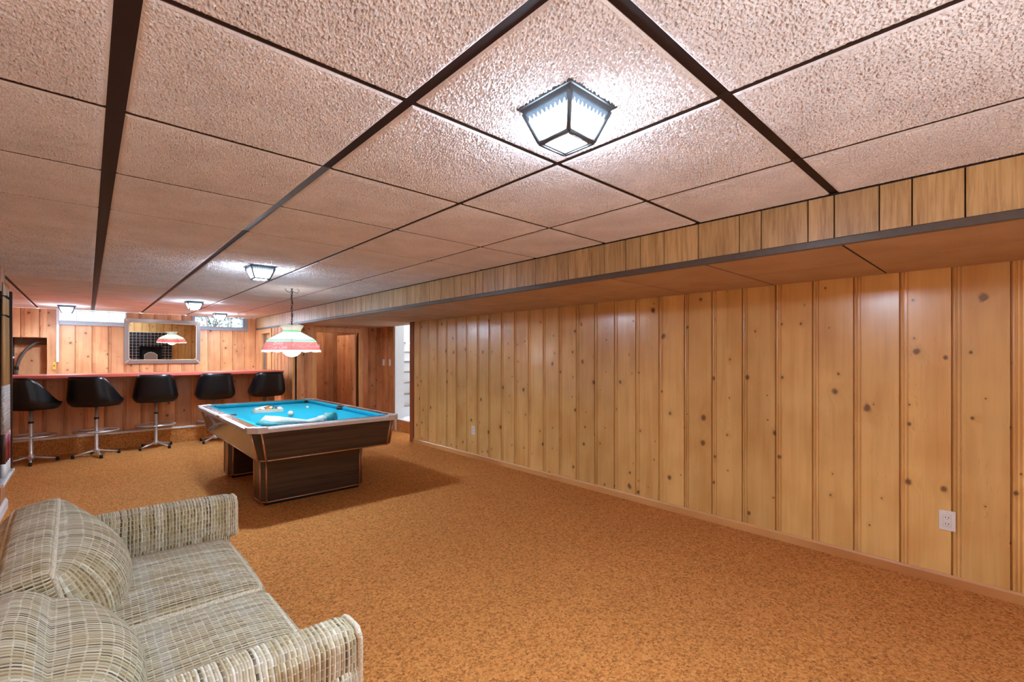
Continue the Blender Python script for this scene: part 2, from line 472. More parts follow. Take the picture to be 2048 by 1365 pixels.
PROF = [(0.0, -.012), (.0028, -.012), (.0048, -.002), (.010, .0015), (.0150, -.002), (.0165, -.009), (.0200, -.009),
        (.0225, 0.0), (.0315, 0.0), (.0335, -.008), (.037, -.008), (.0395, 0.0)]
_plank_cache = {}
def plank_mesh(w, a, b, h, mat, th=0.016):
    """the stretch a..b of a plank w wide; front at y=0, proud towards -y"""
    key = (round(w, 4), round(a, 4), round(b, 4), round(h, 4), mat)
    if key in _plank_cache: return _plank_cache[key]
    pf = PROF + [(w-.005, 0.0), (w-.0028, -.012), (w, -.012)]
    def at(x):
        for (x0, d0), (x1, d1) in zip(pf, pf[1:]):
            if x0 <= x <= x1: return d0 + (d1-d0)*((x-x0)/(x1-x0) if x1 > x0 else 0)
        return 0.0
    pts = [(a, at(a))] + [p for p in pf if a+1e-5 < p[0] < b-1e-5] + [(b, at(b))]
    outline = [(x, -d) for x, d in pts] + [(b, th), (a, th)]
    bm = new_bm(); prism(bm, outline, 'z', 0.0, h)
    bmesh.ops.recalc_face_normals(bm, faces=bm.faces)
    me = bpy.data.meshes.new('plank'); bm.to_mesh(me); bm.free(); me.materials.append(M[mat])
    _plank_cache[key] = me
    return me

def plank_wall(root, length, z0, z1, mat, pitch=0.2325, start=0.0, holes=(), backing=True):
    """fills root's local plane (x along the wall, z up) with separate planks, leaving the holes open"""
    x = start
    while x > 0: x -= pitch
    cuts = sorted({h[0] for h in holes} | {h[1] for h in holes})
    while x < length-1e-4:
        lo, hi = max(x, 0.0), min(x+pitch, length)
        segs = [lo] + [c for c in cuts if lo+1e-4 < c < hi-1e-4] + [hi]
        for a, b in zip(segs, segs[1:]):
            if b-a < 0.004: continue
            mid = (a+b)/2
            spans = [(z0, z1)]
            for h0, h1, hz0, hz1 in holes:
                if h0 < mid < h1:
                    ns = []
                    for s0, s1 in spans:
                        if hz0 > s0: ns.append((s0, min(hz0, s1)))
                        if hz1 < s1: ns.append((max(hz1, s0), s1))
                    spans = ns
            for s0, s1 in spans:
                if s1-s0 < 0.01: continue
                me = plank_mesh(pitch, a-x, b-x, s1-s0, mat)
                link('plank', me, root, (x, 0, s0))
        x += pitch
    if backing:
        # block work behind the boards, in pieces round the holes
        bm = new_bm()
        xs = sorted({0.0, length} | set(c for c in cuts if 0 < c < length))
        for a, b in zip(xs, xs[1:]):
            mid = (a+b)/2; spans = [(z0, z1)]
            for h0, h1, hz0, hz1 in holes:
                if h0 < mid < h1:
                    ns = []
                    for s0, s1 in spans:
                        if hz0 > s0: ns.append((s0, min(hz0, s1)))
                        if hz1 < s1: ns.append((max(hz1, s0), s1))
                    spans = ns
            for s0, s1 in spans:
                if s1-s0 > 0.005: box(bm, a, b, 0.017, 0.06, s0, s1)
        obj('backing', bm, M['plaster'], root)

# right wall, seen from inside its x runs towards the photographer (-Y)
R_END = 6.31
wr = setting('wall_right', (WR, R_END, 0), -PI/2)
plank_wall(wr, R_END-FRONT, 0.0, CEIL, 'pine', 0.2325, start=(R_END-6.29) )
# reddish corner board and the wall's end
bm = new_bm(); box(bm, WR-0.012, WR+0.09, 6.215, R_END+0.02, 0.0, SOF, 0.003)
obj('trim_1', bm, M['corner_wood'], kind='structure')
bm = new_bm(); box(bm, WR+0.09, 4.05, R_END-0.1, R_END+0.02, 0.0, CEIL)
obj('trim_2', bm, M['white_paint'], kind='structure')
# baseboard along it
bm = new_bm(); prism(bm, [(WR-0.016, 0), (WR+0.001, 0), (WR+0.001, 0.062), (WR-0.008, 0.062), (WR-0.016, 0.05)], 'y', FRONT, 6.215)
obj('baseboard_right', bm, M['pine_trim'], kind='structure')

# back wall with two window openings and the niche
X0 = -1.9
wb = setting('wall_back', (X0, BACK, 0), 0.0)
hb = [(-0.34-X0, 0.50-X0, 1.885, CEIL+0.01), (1.44-X0, 2.30-X0, 1.885, CEIL+0.01), (-1.15-X0, -0.477-X0, 1.00, 1.612)]
plank_wall(wb, FLUSH_X-X0+0.05, 0.0, CEIL, 'pine_warm_cast', 0.205, start=0.11, holes=hb)
# left wall (x runs towards the back)
L_END = 5.95
wl = setting('wall_left', (WL, FRONT, 0), PI/2)
plank_wall(wl, L_END-FRONT, 0.0, CEIL, 'pine_warm_cast', 0.2325)
bm = new_bm(); prism(bm, [(WL-0.001, 0), (WL+0.018, 0), (WL+0.018, 0.07), (WL+0.006, 0.09), (WL-0.001, 0.09)], 'y', FRONT, L_END)
obj('baseboard_left', bm, M['white_paint'], kind='structure')
# the alcove left of the bar
wa = setting('wall_alcove', (-1.9, L_END, 0), PI)
wa.location = (WL, L_END, 0)
plank_wall(wa, 1.37, 0.0, CEIL, 'pine_warm_cast', 0.2325)
ws = setting('wall_bar_left', (-1.9, L_END, 0), PI/2)
plank_wall(ws, BACK-L_END, 0.0, CEIL, 'pine_warm_cast', 0.2325)
# wall behind the photographer
wf = setting('wall_front', (WR, FRONT, 0), PI)
plank_wall(wf, WR-WL, 0.0, CEIL, 'pine', 0.2325)
# wall under the bulkhead beside the bar, with the narrow doorway
DW = 8.15
wn = setting('wall_bar_right', (FLUSH_X, BACK, 0), -PI/2)
plank_wall(wn, BACK-DW, 0.0, 1.868, 'pine_warm_cast', 0.205, holes=[(BACK-9.97, BACK-9.43, -0.01, 1.75)])
# wall with the door
wd = setting('wall_doorway', (FLUSH_X, DW, 0), 0.0)
plank_wall(wd, 4.0-FLUSH_X, 0.0, CEIL, 'pine_warm_cast', 0.190, holes=[(2.905-FLUSH_X, 3.665-FLUSH_X, -0.01, 1.735)])
bm = new_bm(); box(bm, FLUSH_X-.006, FLUSH_X+.03, DW-.006, DW+.03, 0, 1.868, .004); obj('trim_4', bm, M['pine_trim'], kind='structure')
# return wall to the stairs, with the switches
we = setting('wall_switches', (4.0, DW, 0), -PI/2)
plank_wall(we, DW-7.45, 0.0, CEIL, 'pine_door', 0.2325)

# ceiling: slab, tiles, runners
bm = new_bm(); box(bm, -2.2, FLUSH_X+0.05, FRONT-0.1, BACK+0.1, CEIL+0.03, CEIL+0.12)
ceil = obj('ceiling', bm, M['plaster'], kind='structure')

def relief(n, seed, streak):
    rs = np.random.RandomState(seed)
    fx = np.fft.fftfreq(n, 0.64/n)[:, None]; fy = np.fft.fftfreq(n, 0.64/n)[None, :]
    def band(f0, bw, ax=1.0, ay=1.0):
        F = np.fft.fft2(rs.randn(n, n))
        k = np.sqrt((fx*ax)**2+(fy*ay)**2)
        h = np.real(np.fft.ifft2(F*np.exp(-((k-f0)/bw)**2)))
        return h/h.std()
    a = band(66, 46, 1.0, 1.0) if not streak else band(60, 44, 0.55, 1.35)
    b = band(120, 45)
    h = np.clip(1.1*a+0.65, -1.7, 0.45)+0.22*b
    h = np.maximum(h, -1.7)          # flat-topped crust with pits
    return h
def tile_mesh(w, l, n, seed, streak, amp, mat, edge=0.006, th=0.016):
    """tegular tile: textured face down at z=0, chamfered rim, square in plan; w along x, l along y"""
    h = relief(n, seed, streak) if amp > 0 else np.zeros((n, n))
    xs = np.linspace(-w/2+edge, w/2-edge, n); ys = np.linspace(-l/2+edge, l/2-edge, n)
    X, Y = np.meshgrid(xs, ys, indexing='ij')
    fade = np.minimum(1, np.minimum(np.minimum(X-xs[0], xs[-1]-X), np.minimum(Y-ys[0], ys[-1]-Y))/0.012)
    Z = -amp*h*np.clip(fade, 0.15, 1)
    v = np.stack([X, Y, Z], -1).reshape(-1, 3)
    i = np.arange(n*n).reshape(n, n)
    q = np.stack([i[:-1, :-1], i[:-1, 1:], i[1:, 1:], i[1:, :-1]], -1).reshape(-1, 4)
    rim = np.concatenate([i[:, 0], i[-1, 1:], i[-2::-1, -1], i[0, -2:0:-1]])
    k = len(rim); base = n*n
    r1 = v[rim].copy(); r1[:, 0] *= (w/2)/(w/2-edge); r1[:, 1] *= (l/2)/(l/2-edge); r1[:, 2] = edge*0.8
    r2 = r1.copy(); r2[:, 2] = th
    v = np.concatenate([v, r1, r2])
    j = np.arange(k); jn = (j+1) % k
    qa = np.stack([rim[j], rim[jn], base+jn, base+j], -1); qb = np.stack([base+j, base+jn, base+k+jn, base+k+j], -1)
    q = np.concatenate([q, qa, qb])
    me = bpy.data.meshes.new('ceiling_tile')
    me.vertices.add(len(v)); me.vertices.foreach_set('co', v.ravel())
    me.loops.add(q.size); me.loops.foreach_set('vertex_index', q.ravel().astype(np.int32))
    me.polygons.add(len(q)); me.polygons.foreach_set('loop_start', np.arange(0, q.size, 4, dtype=np.int32))
    me.polygons.foreach_set('use_smooth', np.zeros(len(q), dtype=bool))
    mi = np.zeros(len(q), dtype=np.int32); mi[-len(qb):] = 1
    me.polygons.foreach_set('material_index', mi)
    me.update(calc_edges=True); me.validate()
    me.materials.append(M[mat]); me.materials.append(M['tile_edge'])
    return me

# gap half-widths at each column line and row line
colgap = {0: .013, 1: .023, 2: .016, 3: .011, 4: .011}
cols = [(-1.857, -1.217, .009, .009), (-1.217, COLX[0], .009, .013)]
for k in range(4): cols.append((COLX[k], COLX[k+1], colgap[k], colgap[k+1]))
cols.append((COLX[4], FLUSH_X, .009, .004))
rows = list(range(-5, 16))
_tm = {}
rr = random.Random(3)
for j in rows:
    y0, y1 = J0+j*PITCH, J0+(j+1)*PITCH
    g0 = .017 if j == 0 else .0105; g1 = .017 if j+1 == 0 else .0105
    if y1 < FRONT or y0 > BACK: continue
    y0c, y1c = max(y0+g0, FRONT), min(y1-g1, BACK)
    for ci, (x0, x1, ga, gb) in enumerate(cols):
        if x1 <= WL and y1 < L_END: continue
        w, l = round(x1-gb-x0-ga, 3), round(y1c-y0c, 3)
        if l < 0.05: continue
        near = (j <= 4 and j >= -1 and ci >= 2)
        midr = (j <= 8 and j >= -1)
        n = 220 if near else (110 if midr else 12)
        var = rr.randrange(4) if n > 12 else 0
        key = (w, l, n, var)
        if key not in _tm:
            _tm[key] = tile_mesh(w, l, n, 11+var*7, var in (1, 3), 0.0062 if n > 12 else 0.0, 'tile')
        o = link('ceiling_tile', _tm[key], ceil, ((x0+ga+x1-gb)/2, (y0c+y1c)/2, CEIL))
        if rr.random() < 0.5: o.rotation_euler = (0, 0, PI)
# runners
for k, x in enumerate(COLX + [-1.217, -1.857]):
    hw = max(.013, colgap.get(k, .009)+.004)
    yb = FRONT if k in (1, 2, 3, 4) else L_END
    parts = [(yb, BACK, 'runner')] if k != 2 else [(yb, 1.84, 'runner'), (1.845, 3.10, 'runner_grey'), (3.105, BACK, 'runner')]
    for a, b, mt in parts:
        bm = new_bm(); box(bm, x-hw, x+hw, a, b, CEIL+.005, CEIL+.030)
        obj('runner', bm, M[mt], ceil, label='grey runner' if mt == 'runner_grey' else None)
for j in rows:
    y = J0+j*PITCH
    if y < FRONT or y > BACK: continue
    hw = .020 if j == 0 else .013
    bm = new_bm(); box(bm, WL if y < L_END else -1.9, FLUSH_X, y-hw, y+hw, CEIL+.007, CEIL+.029)
    obj('runner', bm, M['runner'], ceil)

# bulkhead: face of narrow grooved panels, dark edge strips, tiled underside
bk = setting('ceiling_bulkhead', (FLUSH_X, BACK, 0), -PI/2)
bm = new_bm(); box(bm, 0.0, BACK-FRONT, 0.010, 0.05, 1.866, CEIL+0.05)
obj('backing', bm, M['runner'], bk)
pat = [.105, .207, .107, .221, .21, .158, .108, .164]
yy = J0-1.28*3; i = 0
_bp = {}
while yy < BACK:
    w = pat[i % 8]
    a, b = max(yy, FRONT), min(yy+w, BACK)
    if b-a > 0.02:
        key = round(b-a, 3)
        if key not in _bp:
            bm = new_bm(); box(bm, 0.0025, key-0.0025, 0.0, 0.012, 1.872, CEIL-0.004, 0.0015)
            bmesh.ops.recalc_face_normals(bm, faces=bm.faces)
            me = bpy.data.meshes.new('panel'); bm.to_mesh(me); bm.free(); me.materials.append(M['oak_panel']); _bp[key] = me
        link('panel', _bp[key], bk, (BACK-b, 0, 0))
    yy += w; i += 1
bm = new_bm(); box(bm, 0.0, BACK-FRONT, -0.006, 0.02, 1.836, 1.872, 0.003)
obj('edge_strip', bm, M['dark_trim'], bk)
bm = new_bm(); box(bm, 0.0, BACK-FRONT, -0.004, 0.012, CEIL-0.006, CEIL+0.004)
obj('top_strip', bm, M['runner'], bk)

bm = new_bm(); box(bm, FLUSH_X+0.02, 5.3, FRONT, DW+0.1, SOF+0.03, CEIL+0.12)
bmesh.ops.delete(bm, geom=bm.faces[:], context='FACES')
box(bm, FLUSH_X+0.03, WR+0.34, FRONT-0.05, DW+0.05, SOF+0.028, SOF+0.06)
sof = obj('ceiling_soffit', bm, M['plaster'], kind='structure')
xm = 3.07
j = -5
while J0+(j)*PITCH < DW:
    y0, y1 = max(J0+j*PITCH-0.02, FRONT), min(J0+(j+1)*PITCH-0.02, DW)
    xr = WR if y1 < 6.4 else 4.0
    if y1-y0 > 0.05:
        for x0, x1 in ((FLUSH_X+.006, xm), (xm, xr)):
            w, l = round(x1-x0-.007, 3), round(y1-y0-.010, 3)
            key = ('s', w, l)
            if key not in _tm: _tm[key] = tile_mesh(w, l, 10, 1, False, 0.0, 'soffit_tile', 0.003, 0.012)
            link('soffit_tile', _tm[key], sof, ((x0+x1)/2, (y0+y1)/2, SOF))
    j += 1
bm = new_bm(); box(bm, xm-.012, xm+.012, FRONT, DW, SOF+.004, SOF+.028); obj('runner', bm, M['runner'], sof)
j = -5
while J0+j*PITCH < DW:
    y = J0+j*PITCH-0.02
    if y > FRONT:
        bm = new_bm(); box(bm, FLUSH_X+.03, WR if y < 6.4 else 4.0, y-.012, y+.012, SOF+.004, SOF+.0285); obj('runner', bm, M['runner'], sof)
    j += 1

# ------------------------------------------------------------------ windows
def window(name, x0, x1, xin0, xin1, z0, zs, panes, paint, sillpaint, glassmat, block):
    w = setting(name, ((x0+x1)/2, BACK, z0))
    bm = new_bm()
    box(bm, x0, xin0, BACK-.022, BACK+.12, z0, CEIL-.002, .003)
    box(bm, xin1, x1, BACK-.022, BACK+.12, z0, CEIL-.002, .003)
    box(bm, xin0, xin1, BACK-.0, BACK+.12, CEIL-.014, CEIL-.002)
    obj('frame', bm, paint, w, world=True)
    bm = new_bm(); box(bm, xin0-.002, xin1+.002, BACK-.030, BACK+.12, z0, zs, .004)
    obj('sill', bm, sillpaint, w, world=True)
    n = panes; pw = (xin1-xin0)/n
    for k in range(n):
        a, b = xin0+k*pw+.004, xin0+(k+1)*pw-.004
        bm = new_bm()
        if block: box(bm, a, b, BACK+.05, BACK+.085, zs+.002, CEIL-.014, .006, 2)
        else: box(bm, a, b, BACK+.066, BACK+.070, zs+.002, CEIL-.014)
        obj('glass_block' if block else 'pane', bm, glassmat, w, world=True)
        if k:
            bm = new_bm(); q = .004 if block else .011
            box(bm, xin0+k*pw-q, xin0+k*pw+q, BACK+.045, BACK+.09, zs, CEIL-.012)
            obj('mortar_joint' if block else 'mullion', bm, M['white_paint'], w, world=True)
    return w
window('window_1', -0.372, 0.50, -0.335, 0.478, 1.825, 1.895, 4, M['white_paint'], M['sill_paint'], M['frosted'], True)
window('window_2', 1.44, 2.372, 1.49, 2.285, 1.813, 1.885, 4, M['grey_paint'], M['grey_paint'], M['pane'], False)
# earth bank and a shrub outside, seen through the second window
bm = new_bm(); box(bm, -4, 6, BACK+0.3, BACK+6, 1.5, 1.86)
obj('ground', bm, M['soil'], kind='structure')
sh = thing('shrub', 'leafy green shrub outside behind the clear panes of the right window', 'shrub', (2.0, BACK+1.3, 1.86))
bm = new_bm()
for k in range(5): tube(bm, [(0, 0, 0), (0.15*math.cos(k*1.3), 0.1*math.sin(k*1.3), 0.3), (0.45*math.cos(k*1.3), 0.3*math.sin(k*1.3), 0.62)], .012, 6)
obj('stem', bm, M['rack_wood'], sh)
bm = new_bm(); rl = random.Random(5)
for k in range(420):
    c = Vector((rl.gauss(0, .42), rl.gauss(0, .25), 0.05+abs(rl.gauss(.25, .22))))
    a = Vector((rl.uniform(-1, 1), rl.uniform(-1, 1), rl.uniform(-1, 1))).normalized()*.055
    b = a.cross(Vector((rl.uniform(-1, 1), rl.uniform(-1, 1), rl.uniform(-1, 1)))).normalized()*.022
    vs = [bm.verts.new(c+p) for p in (-a, b, a, -b)]; bm.faces.new(vs)
obj('leaves', bm, M['leaf'], sh, kind='stuff')

# ------------------------------------------------------------------ niche in the back wall
nc = setting('trim_3', (-0.8, BACK, 1.0))
bm = new_bm()
nx0, nx1, nz0, nz1, nd = -1.15, -0.477, 1.0, 1.612, 0.34
box(bm, nx0, nx1, BACK+nd, BACK+nd+.03, nz0, nz1)
box(bm, nx0-.03, nx0, BACK+.017, BACK+nd+.03, nz0-.03, nz1+.03)
box(bm, nx1, nx1+.03, BACK+.017, BACK+nd+.03, nz0-.03, nz1+.03)
box(bm, nx0, nx1, BACK+.017, BACK+nd+.03, nz1, nz1+.03)
box(bm, nx0, nx1, BACK+.017, BACK+nd+.03, nz0-.03, nz0)
obj('niche_lining', bm, M['pine_warm_cast'], nc, world=True)
hs = thing('hose', 'grey hose arching across the dark recess behind the bar', 'hose', (-0.78, BACK+.2, 1.0))
bm = new_bm()
pts = [(-.06+.30*math.sin(t), 0.0, .60*math.sin(t*0.98)**1.0) for t in [k*PI/2/12 for k in range(13)]]
pts = [(-0.05+0.36*(1-math.cos(k*PI/2/12)), 0.0, 0.58*math.sin(k*PI/2/12)) for k in range(13)]
tube(bm, pts, .020, 8); obj('hose_tube', bm, M['hose'], hs)
bm = new_bm(); lathe(bm, [(.027, .10), (.027, .16)], 10, (-0.045, 0)); obj('coupling', bm, M['black'], hs)
pp = thing('pipe', 'thin vertical pipe at the left of the dark recess', 'pipe', (-0.865, BACK+.24, 1.0))
bm = new_bm(); lathe(bm, [(.014, 0), (.014, .612)], 10); obj('pipe_run', bm, M['black'], pp)
bm = new_bm(); lathe(bm, [(.019, .28), (.019, .31)], 10); obj('clamp', bm, M['aluminium'], pp)

# conduit with switch beside the first window
cd = thing('conduit', 'white cable conduit running down the pine wall from the left window', 'conduit', (-.356, BACK-.012, 1.2))
bm = new_bm(); box(bm, -.016, .016, -.010, .010, 0.02, .625, .003); obj('channel', bm, M['white_paint'], cd)
cs = thing('switch_box', 'small yellow switch box at the foot of the white conduit', 'switch', (-.395, BACK-.014, 1.10))
bm = new_bm(); box(bm, -.02, .02, -.016, .012, 0, .12, .004); obj('cover', bm, M['yellow'], cs)
bm = new_bm(); box(bm, -.005, .005, -.026, -.014, .05, .075, .002); obj('toggle', bm, M['black'], cs)

# ------------------------------------------------------------------ doors
dz = 1.735
d1 = setting('door_1', (2.905, DW, 0))
bm = new_bm()
box(bm, 2.845, 2.905, DW-.018, DW+.10, 0, dz, .003)
box(bm, 3.665, 3.755, DW-.018, DW+.10, 0, dz, .003)
box(bm, 2.845, 3.755, DW-.020, DW+.10, dz, dz+.085, .003)
obj('frame', bm, M['pine_trim'], d1, world=True)
# leaf, hinged on the right jamb and swung into the room behind
lf = bpy.data.objects.new('leaf', None); COL.objects.link(lf); lf.parent = d1
lf.location = (3.64-2.905, .05, 0.01); lf.rotation_euler = (0, 0, math.radians(93)+0.0)
for k in range(4):
    me = plank_mesh(0.18, 0, 0.18, 1.70, 'pine_warm_cast', 0.03)
    o = link('plank', me, lf, (k*0.18, 0.0, 0))
kb = new_bm(); lathe(kb, [(.0, -.085), (.018, -.083), (.027, -.068), (.022, -.052), (.010, -.045), (.010, -.01), (.028, -.008), (.028, 0.0)], 14)
bmesh.ops.rotate(kb, verts=kb.verts, cent=(0, 0, 0), matrix=Matrix.Rotation(-PI/2, 3, 'X'))
bmesh.ops.scale(kb, verts=kb.verts, vec=(1, 1, 1))
obj('knob', kb, M['black'], lf, (0.66, -0.005, 0.96))
# small room behind the door
wc = setting('wall_closet', (2.70, 9.30, 0))
plank_wall(wc, 1.30, 0.0, CEIL, 'pine_warm_cast', 0.19)
bm = new_bm(); box(bm, 3.96, 4.0, DW+.06, 9.30, 0, CEIL); box(bm, 2.66, 2.70, DW+.06, 9.30, 0, CEIL); box(bm, 2.66, 4.0, DW+.06, 9.35, CEIL-.03, CEIL)
obj('wall_closet_sides', bm, M['pine_door'], kind='structure')
cl = bpy.data.lights.new('closet_fill', 'POINT'); cl.energy = 7.0; cl.shadow_soft_size = 0.05  # added fill lamp that brightens the room behind the door
co_ = bpy.data.objects.new('closet_fill', cl); COL.objects.link(co_); co_.location = (3.0, 8.75, 1.92)
# narrow doorway behind the bar
d2 = setting('door_2', (FLUSH_X, 9.70, 0))
bm = new_bm()
box(bm, FLUSH_X-.018, FLUSH_X+.10, 9.97, 10.06, 0, 1.75, .003)
box(bm, FLUSH_X-.018, FLUSH_X+.10, 9.34, 9.43, 0, 1.75, .003)
box(bm, FLUSH_X-.020, FLUSH_X+.10, 9.34, 10.06, 1.75, 1.83, .003)
obj('frame', bm, M['pine_trim'], d2, world=True)
lf2 = bpy.data.objects.new('leaf', None); COL.objects.link(lf2); lf2.parent = d2
lf2.location = (0.08, 0.27, 0.01); lf2.rotation_euler = (0, 0, -PI/2)
for k in range(3): link('plank', plank_mesh(0.18, 0, 0.18, 1.73, 'pine_warm_cast', 0.03), lf2, (k*0.18, 0, 0))

# ------------------------------------------------------------------ staircase
stc = thing('staircase', 'white staircase with brown treads rising behind the pine wall', 'stairs', (4.6, 7.0, 0))
bm = new_bm(); box(bm, 4.05, 5.1, R_END+.02, 7.62, 0.0, 0.185); obj('landing', bm, M['carpet'], stc, world=True)
bm = new_bm(); box(bm, 4.035, 5.1, R_END+.02, 7.6, 0.185, 0.205, .004); obj('landing_board', bm, M['white_paint'], stc, world=True)
for k in range(10):
    y = 7.59+.22*k; z = .205+.2*k
    bm = new_bm(); box(bm, 4.2, 5.078, y, y+.02, z, z+.18); obj('riser', bm, M['white_paint'], stc, world=True)
    bm = new_bm(); box(bm, 4.2, 5.08, y-.02, y+.24, z+.18, z+.205, .006, 2); obj('tread', bm, M['tread'], stc, world=True)
bm = new_bm(); prism(bm, [(7.45, .205), (7.60, .205), (9.9, 2.30), (9.9, 2.60), (7.50, .48), (7.45, .42)], 'x', 5.055, 5.079); obj('stringer', bm, M['white_paint'], stc, world=True)
# stairwell walls
for nm, b in (('wall_stair_end', (4.018, 4.195, 7.44, 7.55, 0.0, CEIL+.2)), ('wall_stair_left', (4.05, 4.19, 7.56, 10.2, 0, 4.2)),
              ('wall_stair_right', (5.085, 5.16, 6.1, 10.3, 0, 4.2)), ('wall_stair_front', (3.8, 5.085, 6.1, R_END+.015, 0, 4.2)),
              ('wall_stair_back', (4.0, 5.16, 10.2, 10.3, 2.2, 4.2)), ('ceiling_stair', (3.9, 5.16, 6.1, 10.4, 4.2, 4.3)),
              ('wall_stair_header', (4.0, 4.06, R_END+.02, 7.5, SOF+.06, 4.2))):
    bm = new_bm(); box(bm, *b); obj(nm, bm, M['white_paint'], kind='structure')
yl = thing('cloth', 'yellow cloth lying on a white stair', 'cloth', (4.42, 8.33, 1.014))
bm = new_bm()
tube(bm, [(0, 0, .012), (.05, .0, .05), (.03, .02, .12), (-.02, .03, .15), (-.05, .02, .10), (-.03, 0, .02)], .026, 8, rads=[.02, .032, .028, .026, .030, .02])
obj('folds', bm, M['yellow'], yl)
sl = bpy.data.lights.new('stair_light', 'AREA'); sl.energy = STAIR_W; sl.size = 0.7
so = bpy.data.objects.new('stair_light', sl); COL.objects.link(so); so.location = (4.62, 8.0, 4.1)

# ------------------------------------------------------------------ switches and outlets
def plate(name, lab, cat, loc, rotz, outlet=True, group=None, screws=True):
    t = thing(name, lab, cat, loc, rotz, group)
    bm = new_bm(); box(bm, -.036, .036, -.006, 0.0, -.058, .058, .003, 2); obj('cover_plate', bm, M['white_plastic'], t)
    if outlet:
        bm = new_bm(); box(bm, -.018, .018, -.009, -.004, -.036, .036, .002); o = obj('receptacle', bm, M['white_plastic'], t)
        bm = new_bm()
        for z in (-.018, .018):
            box(bm, -.008, -.0055, -.0095, -.008, z-.004, z+.006); box(bm, .0055, .008, -.0095, -.008, z-.004, z+.006)
            lathe(bm, [(.0025, -.0005), (.0025, .0005)], 8, (0, 0))
            bmesh.ops.translate(bm, verts=bm.verts[-16:], vec=(0, -.009, z-.009))
        obj('slots', bm, M['black'], o, kind='stuff')
    else:
        bm = new_bm(); box(bm, -.006, .006, -.018, -.004, -.004, .014, .002); obj('toggle', bm, M['white_plastic'], t)
    bm = new_bm()
    for z in (-.047, .047):
        lathe(bm, [(.003, 0), (.003, .001)], 8); bmesh.ops.translate(bm, verts=bm.verts[-16:], vec=(0, -.007, z))
    obj('screws', bm, M['aluminium'], t, kind='stuff')
    return t
plate('wall_outlet', 'white double outlet low on the pine wall close to the photographer', 'outlet', (WR-.001, .266, .373), -PI/2)
plate('wall_outlet', 'white outlet low on the pine wall nearer the stairs', 'outlet', (WR-.001, 4.74, .361), -PI/2)
plate('light_switch', 'white light switch on the pine wall, farther from the stair opening', 'switch', (4.0-.001, 7.83, 1.20), -PI/2, False)
plate('light_switch', 'white light switch on the pine wall, next to the stair opening', 'switch', (4.0-.001, 7.59, 1.20), -PI/2, False)

# ------------------------------------------------------------------ ceiling lights
def fixture():
    t = thing('ceiling_light', '', 'light', (0, 0, CEIL), 0, 'lantern ceiling lights')
    a, b, c, dpt = .108, .090, .056, .105
    bm = new_bm()
    frustum(bm, [(-a, -a, .0), (a, -a, .0), (a, a, .0), (-a, a, .0)], [(-a+.004, -a+.004, -.006), (a-.004, -a+.004, -.006), (a-.004, a-.004, -.006), (-a+.004, a-.004, -.006)])
    frustum(bm, [(-b-.008, -b-.008, -.006), (b+.008, -b-.008, -.006), (b+.008, b+.008, -.006), (-b-.008, b+.008, -.006)], [(-b, -b, -.020), (b, -b, -.020), (b, b, -.020), (-b, b, -.020)])
    obj('base_plate', bm, M['fixture'], t)
    # scalloped skirt on each side, following the sloping glass
    for q in range(4):
        bm = new_bm()
        rot = Matrix.Rotation(q*PI/2, 3, 'Z')
        n = 60; top = []; bot = []
        for k in range(n+1):
            s = -1+2*k/n
            dz_ = .020+.011+.012*abs(math.sin(k*PI*10/n))
            f = (dz_-.02)/(dpt-.02); r0 = b; r1 = b+(c-b)*f
            top.append((s*r0, -r0-.003, -.019)); bot.append((s*r1, -r1-.003, -dz_))
        T = [bm.verts.new(rot@Vector(p)) for p in top]; B = [bm.verts.new(rot@Vector(p)) for p in bot]
        for k in range(n): bm.faces.new((T[k], T[k+1], B[k+1], B[k]))
        bmesh.ops.solidify(bm, geom=bm.faces[:], thickness=.0015)
        obj('skirt', bm, M['fixture'], t)
    # corner bars and bottom frame
    bm = new_bm()
    for sx, sy in ((1, 1), (1, -1), (-1, -1), (-1, 1)):
        tube(bm, [(sx*b, sy*b, -.018), (sx*c, sy*c, -dpt)], .0078, 6)
    cc = [(c, c, -dpt), (c, -c, -dpt), (-c, -c, -dpt), (-c, c, -dpt)]
    for k in range(4):
        tube(bm, [cc[k], cc[(k+1) % 4]], .0078, 6)
    for q in range(4):
        R4 = Matrix.Rotation(q*PI/2, 3, 'Z')
        frustum(bm, [tuple(R4@Vector(p)) for p in ((-c, -c, -dpt-.004), (c, -c, -dpt-.004), (c-.012, -c+.012, -dpt-.004), (-c+.012, -c+.012, -dpt-.004))], [tuple(R4@Vector(p)) for p in ((-c, -c, -dpt), (c, -c, -dpt), (c-.012, -c+.012, -dpt), (-c+.012, -c+.012, -dpt))])
    obj('frame', bm, M['fixture'], t)
    g = .004
    for q in range(4):
        rot = Matrix.Rotation(q*PI/2, 3, 'Z')
        bm = new_bm()
        ps = [(-b+g, -b+.002, -.020), (b-g, -b+.002, -.020), (c-g, -c+.002, -dpt+.002), (-c+g, -c+.002, -dpt+.002)]
        ps2 = [(p[0], p[1]+.003, p[2]) for p in ps]
        frustum(bm, [tuple(rot@Vector(p)) for p in ps], [tuple(rot@Vector(p)) for p in ps2])
        obj('glass_pane', bm, M['lamp_glass'], t)
    bm = new_bm(); box(bm, -c+g, c-g, -c+g, c-g, -dpt-.001, -dpt+.002); obj('glass_pane', bm, M['lamp_glass_bottom'], t)
    return t
lights = [((1.052, .905), 'nearest and largest lantern ceiling light, lit, with dark scalloped frame'),
          ((1.062, 4.262), 'lit lantern ceiling light over the side of the pool table'),
          ((1.09, 7.70), 'lit lantern ceiling light in front of the wall mirror, above the stools'),
          ((1.74, 9.60), 'lit lantern ceiling light against the right window over the bar'),
          ((-.23, 9.60), 'lit lantern ceiling light against the left window over the bar')]
f0 = fixture()
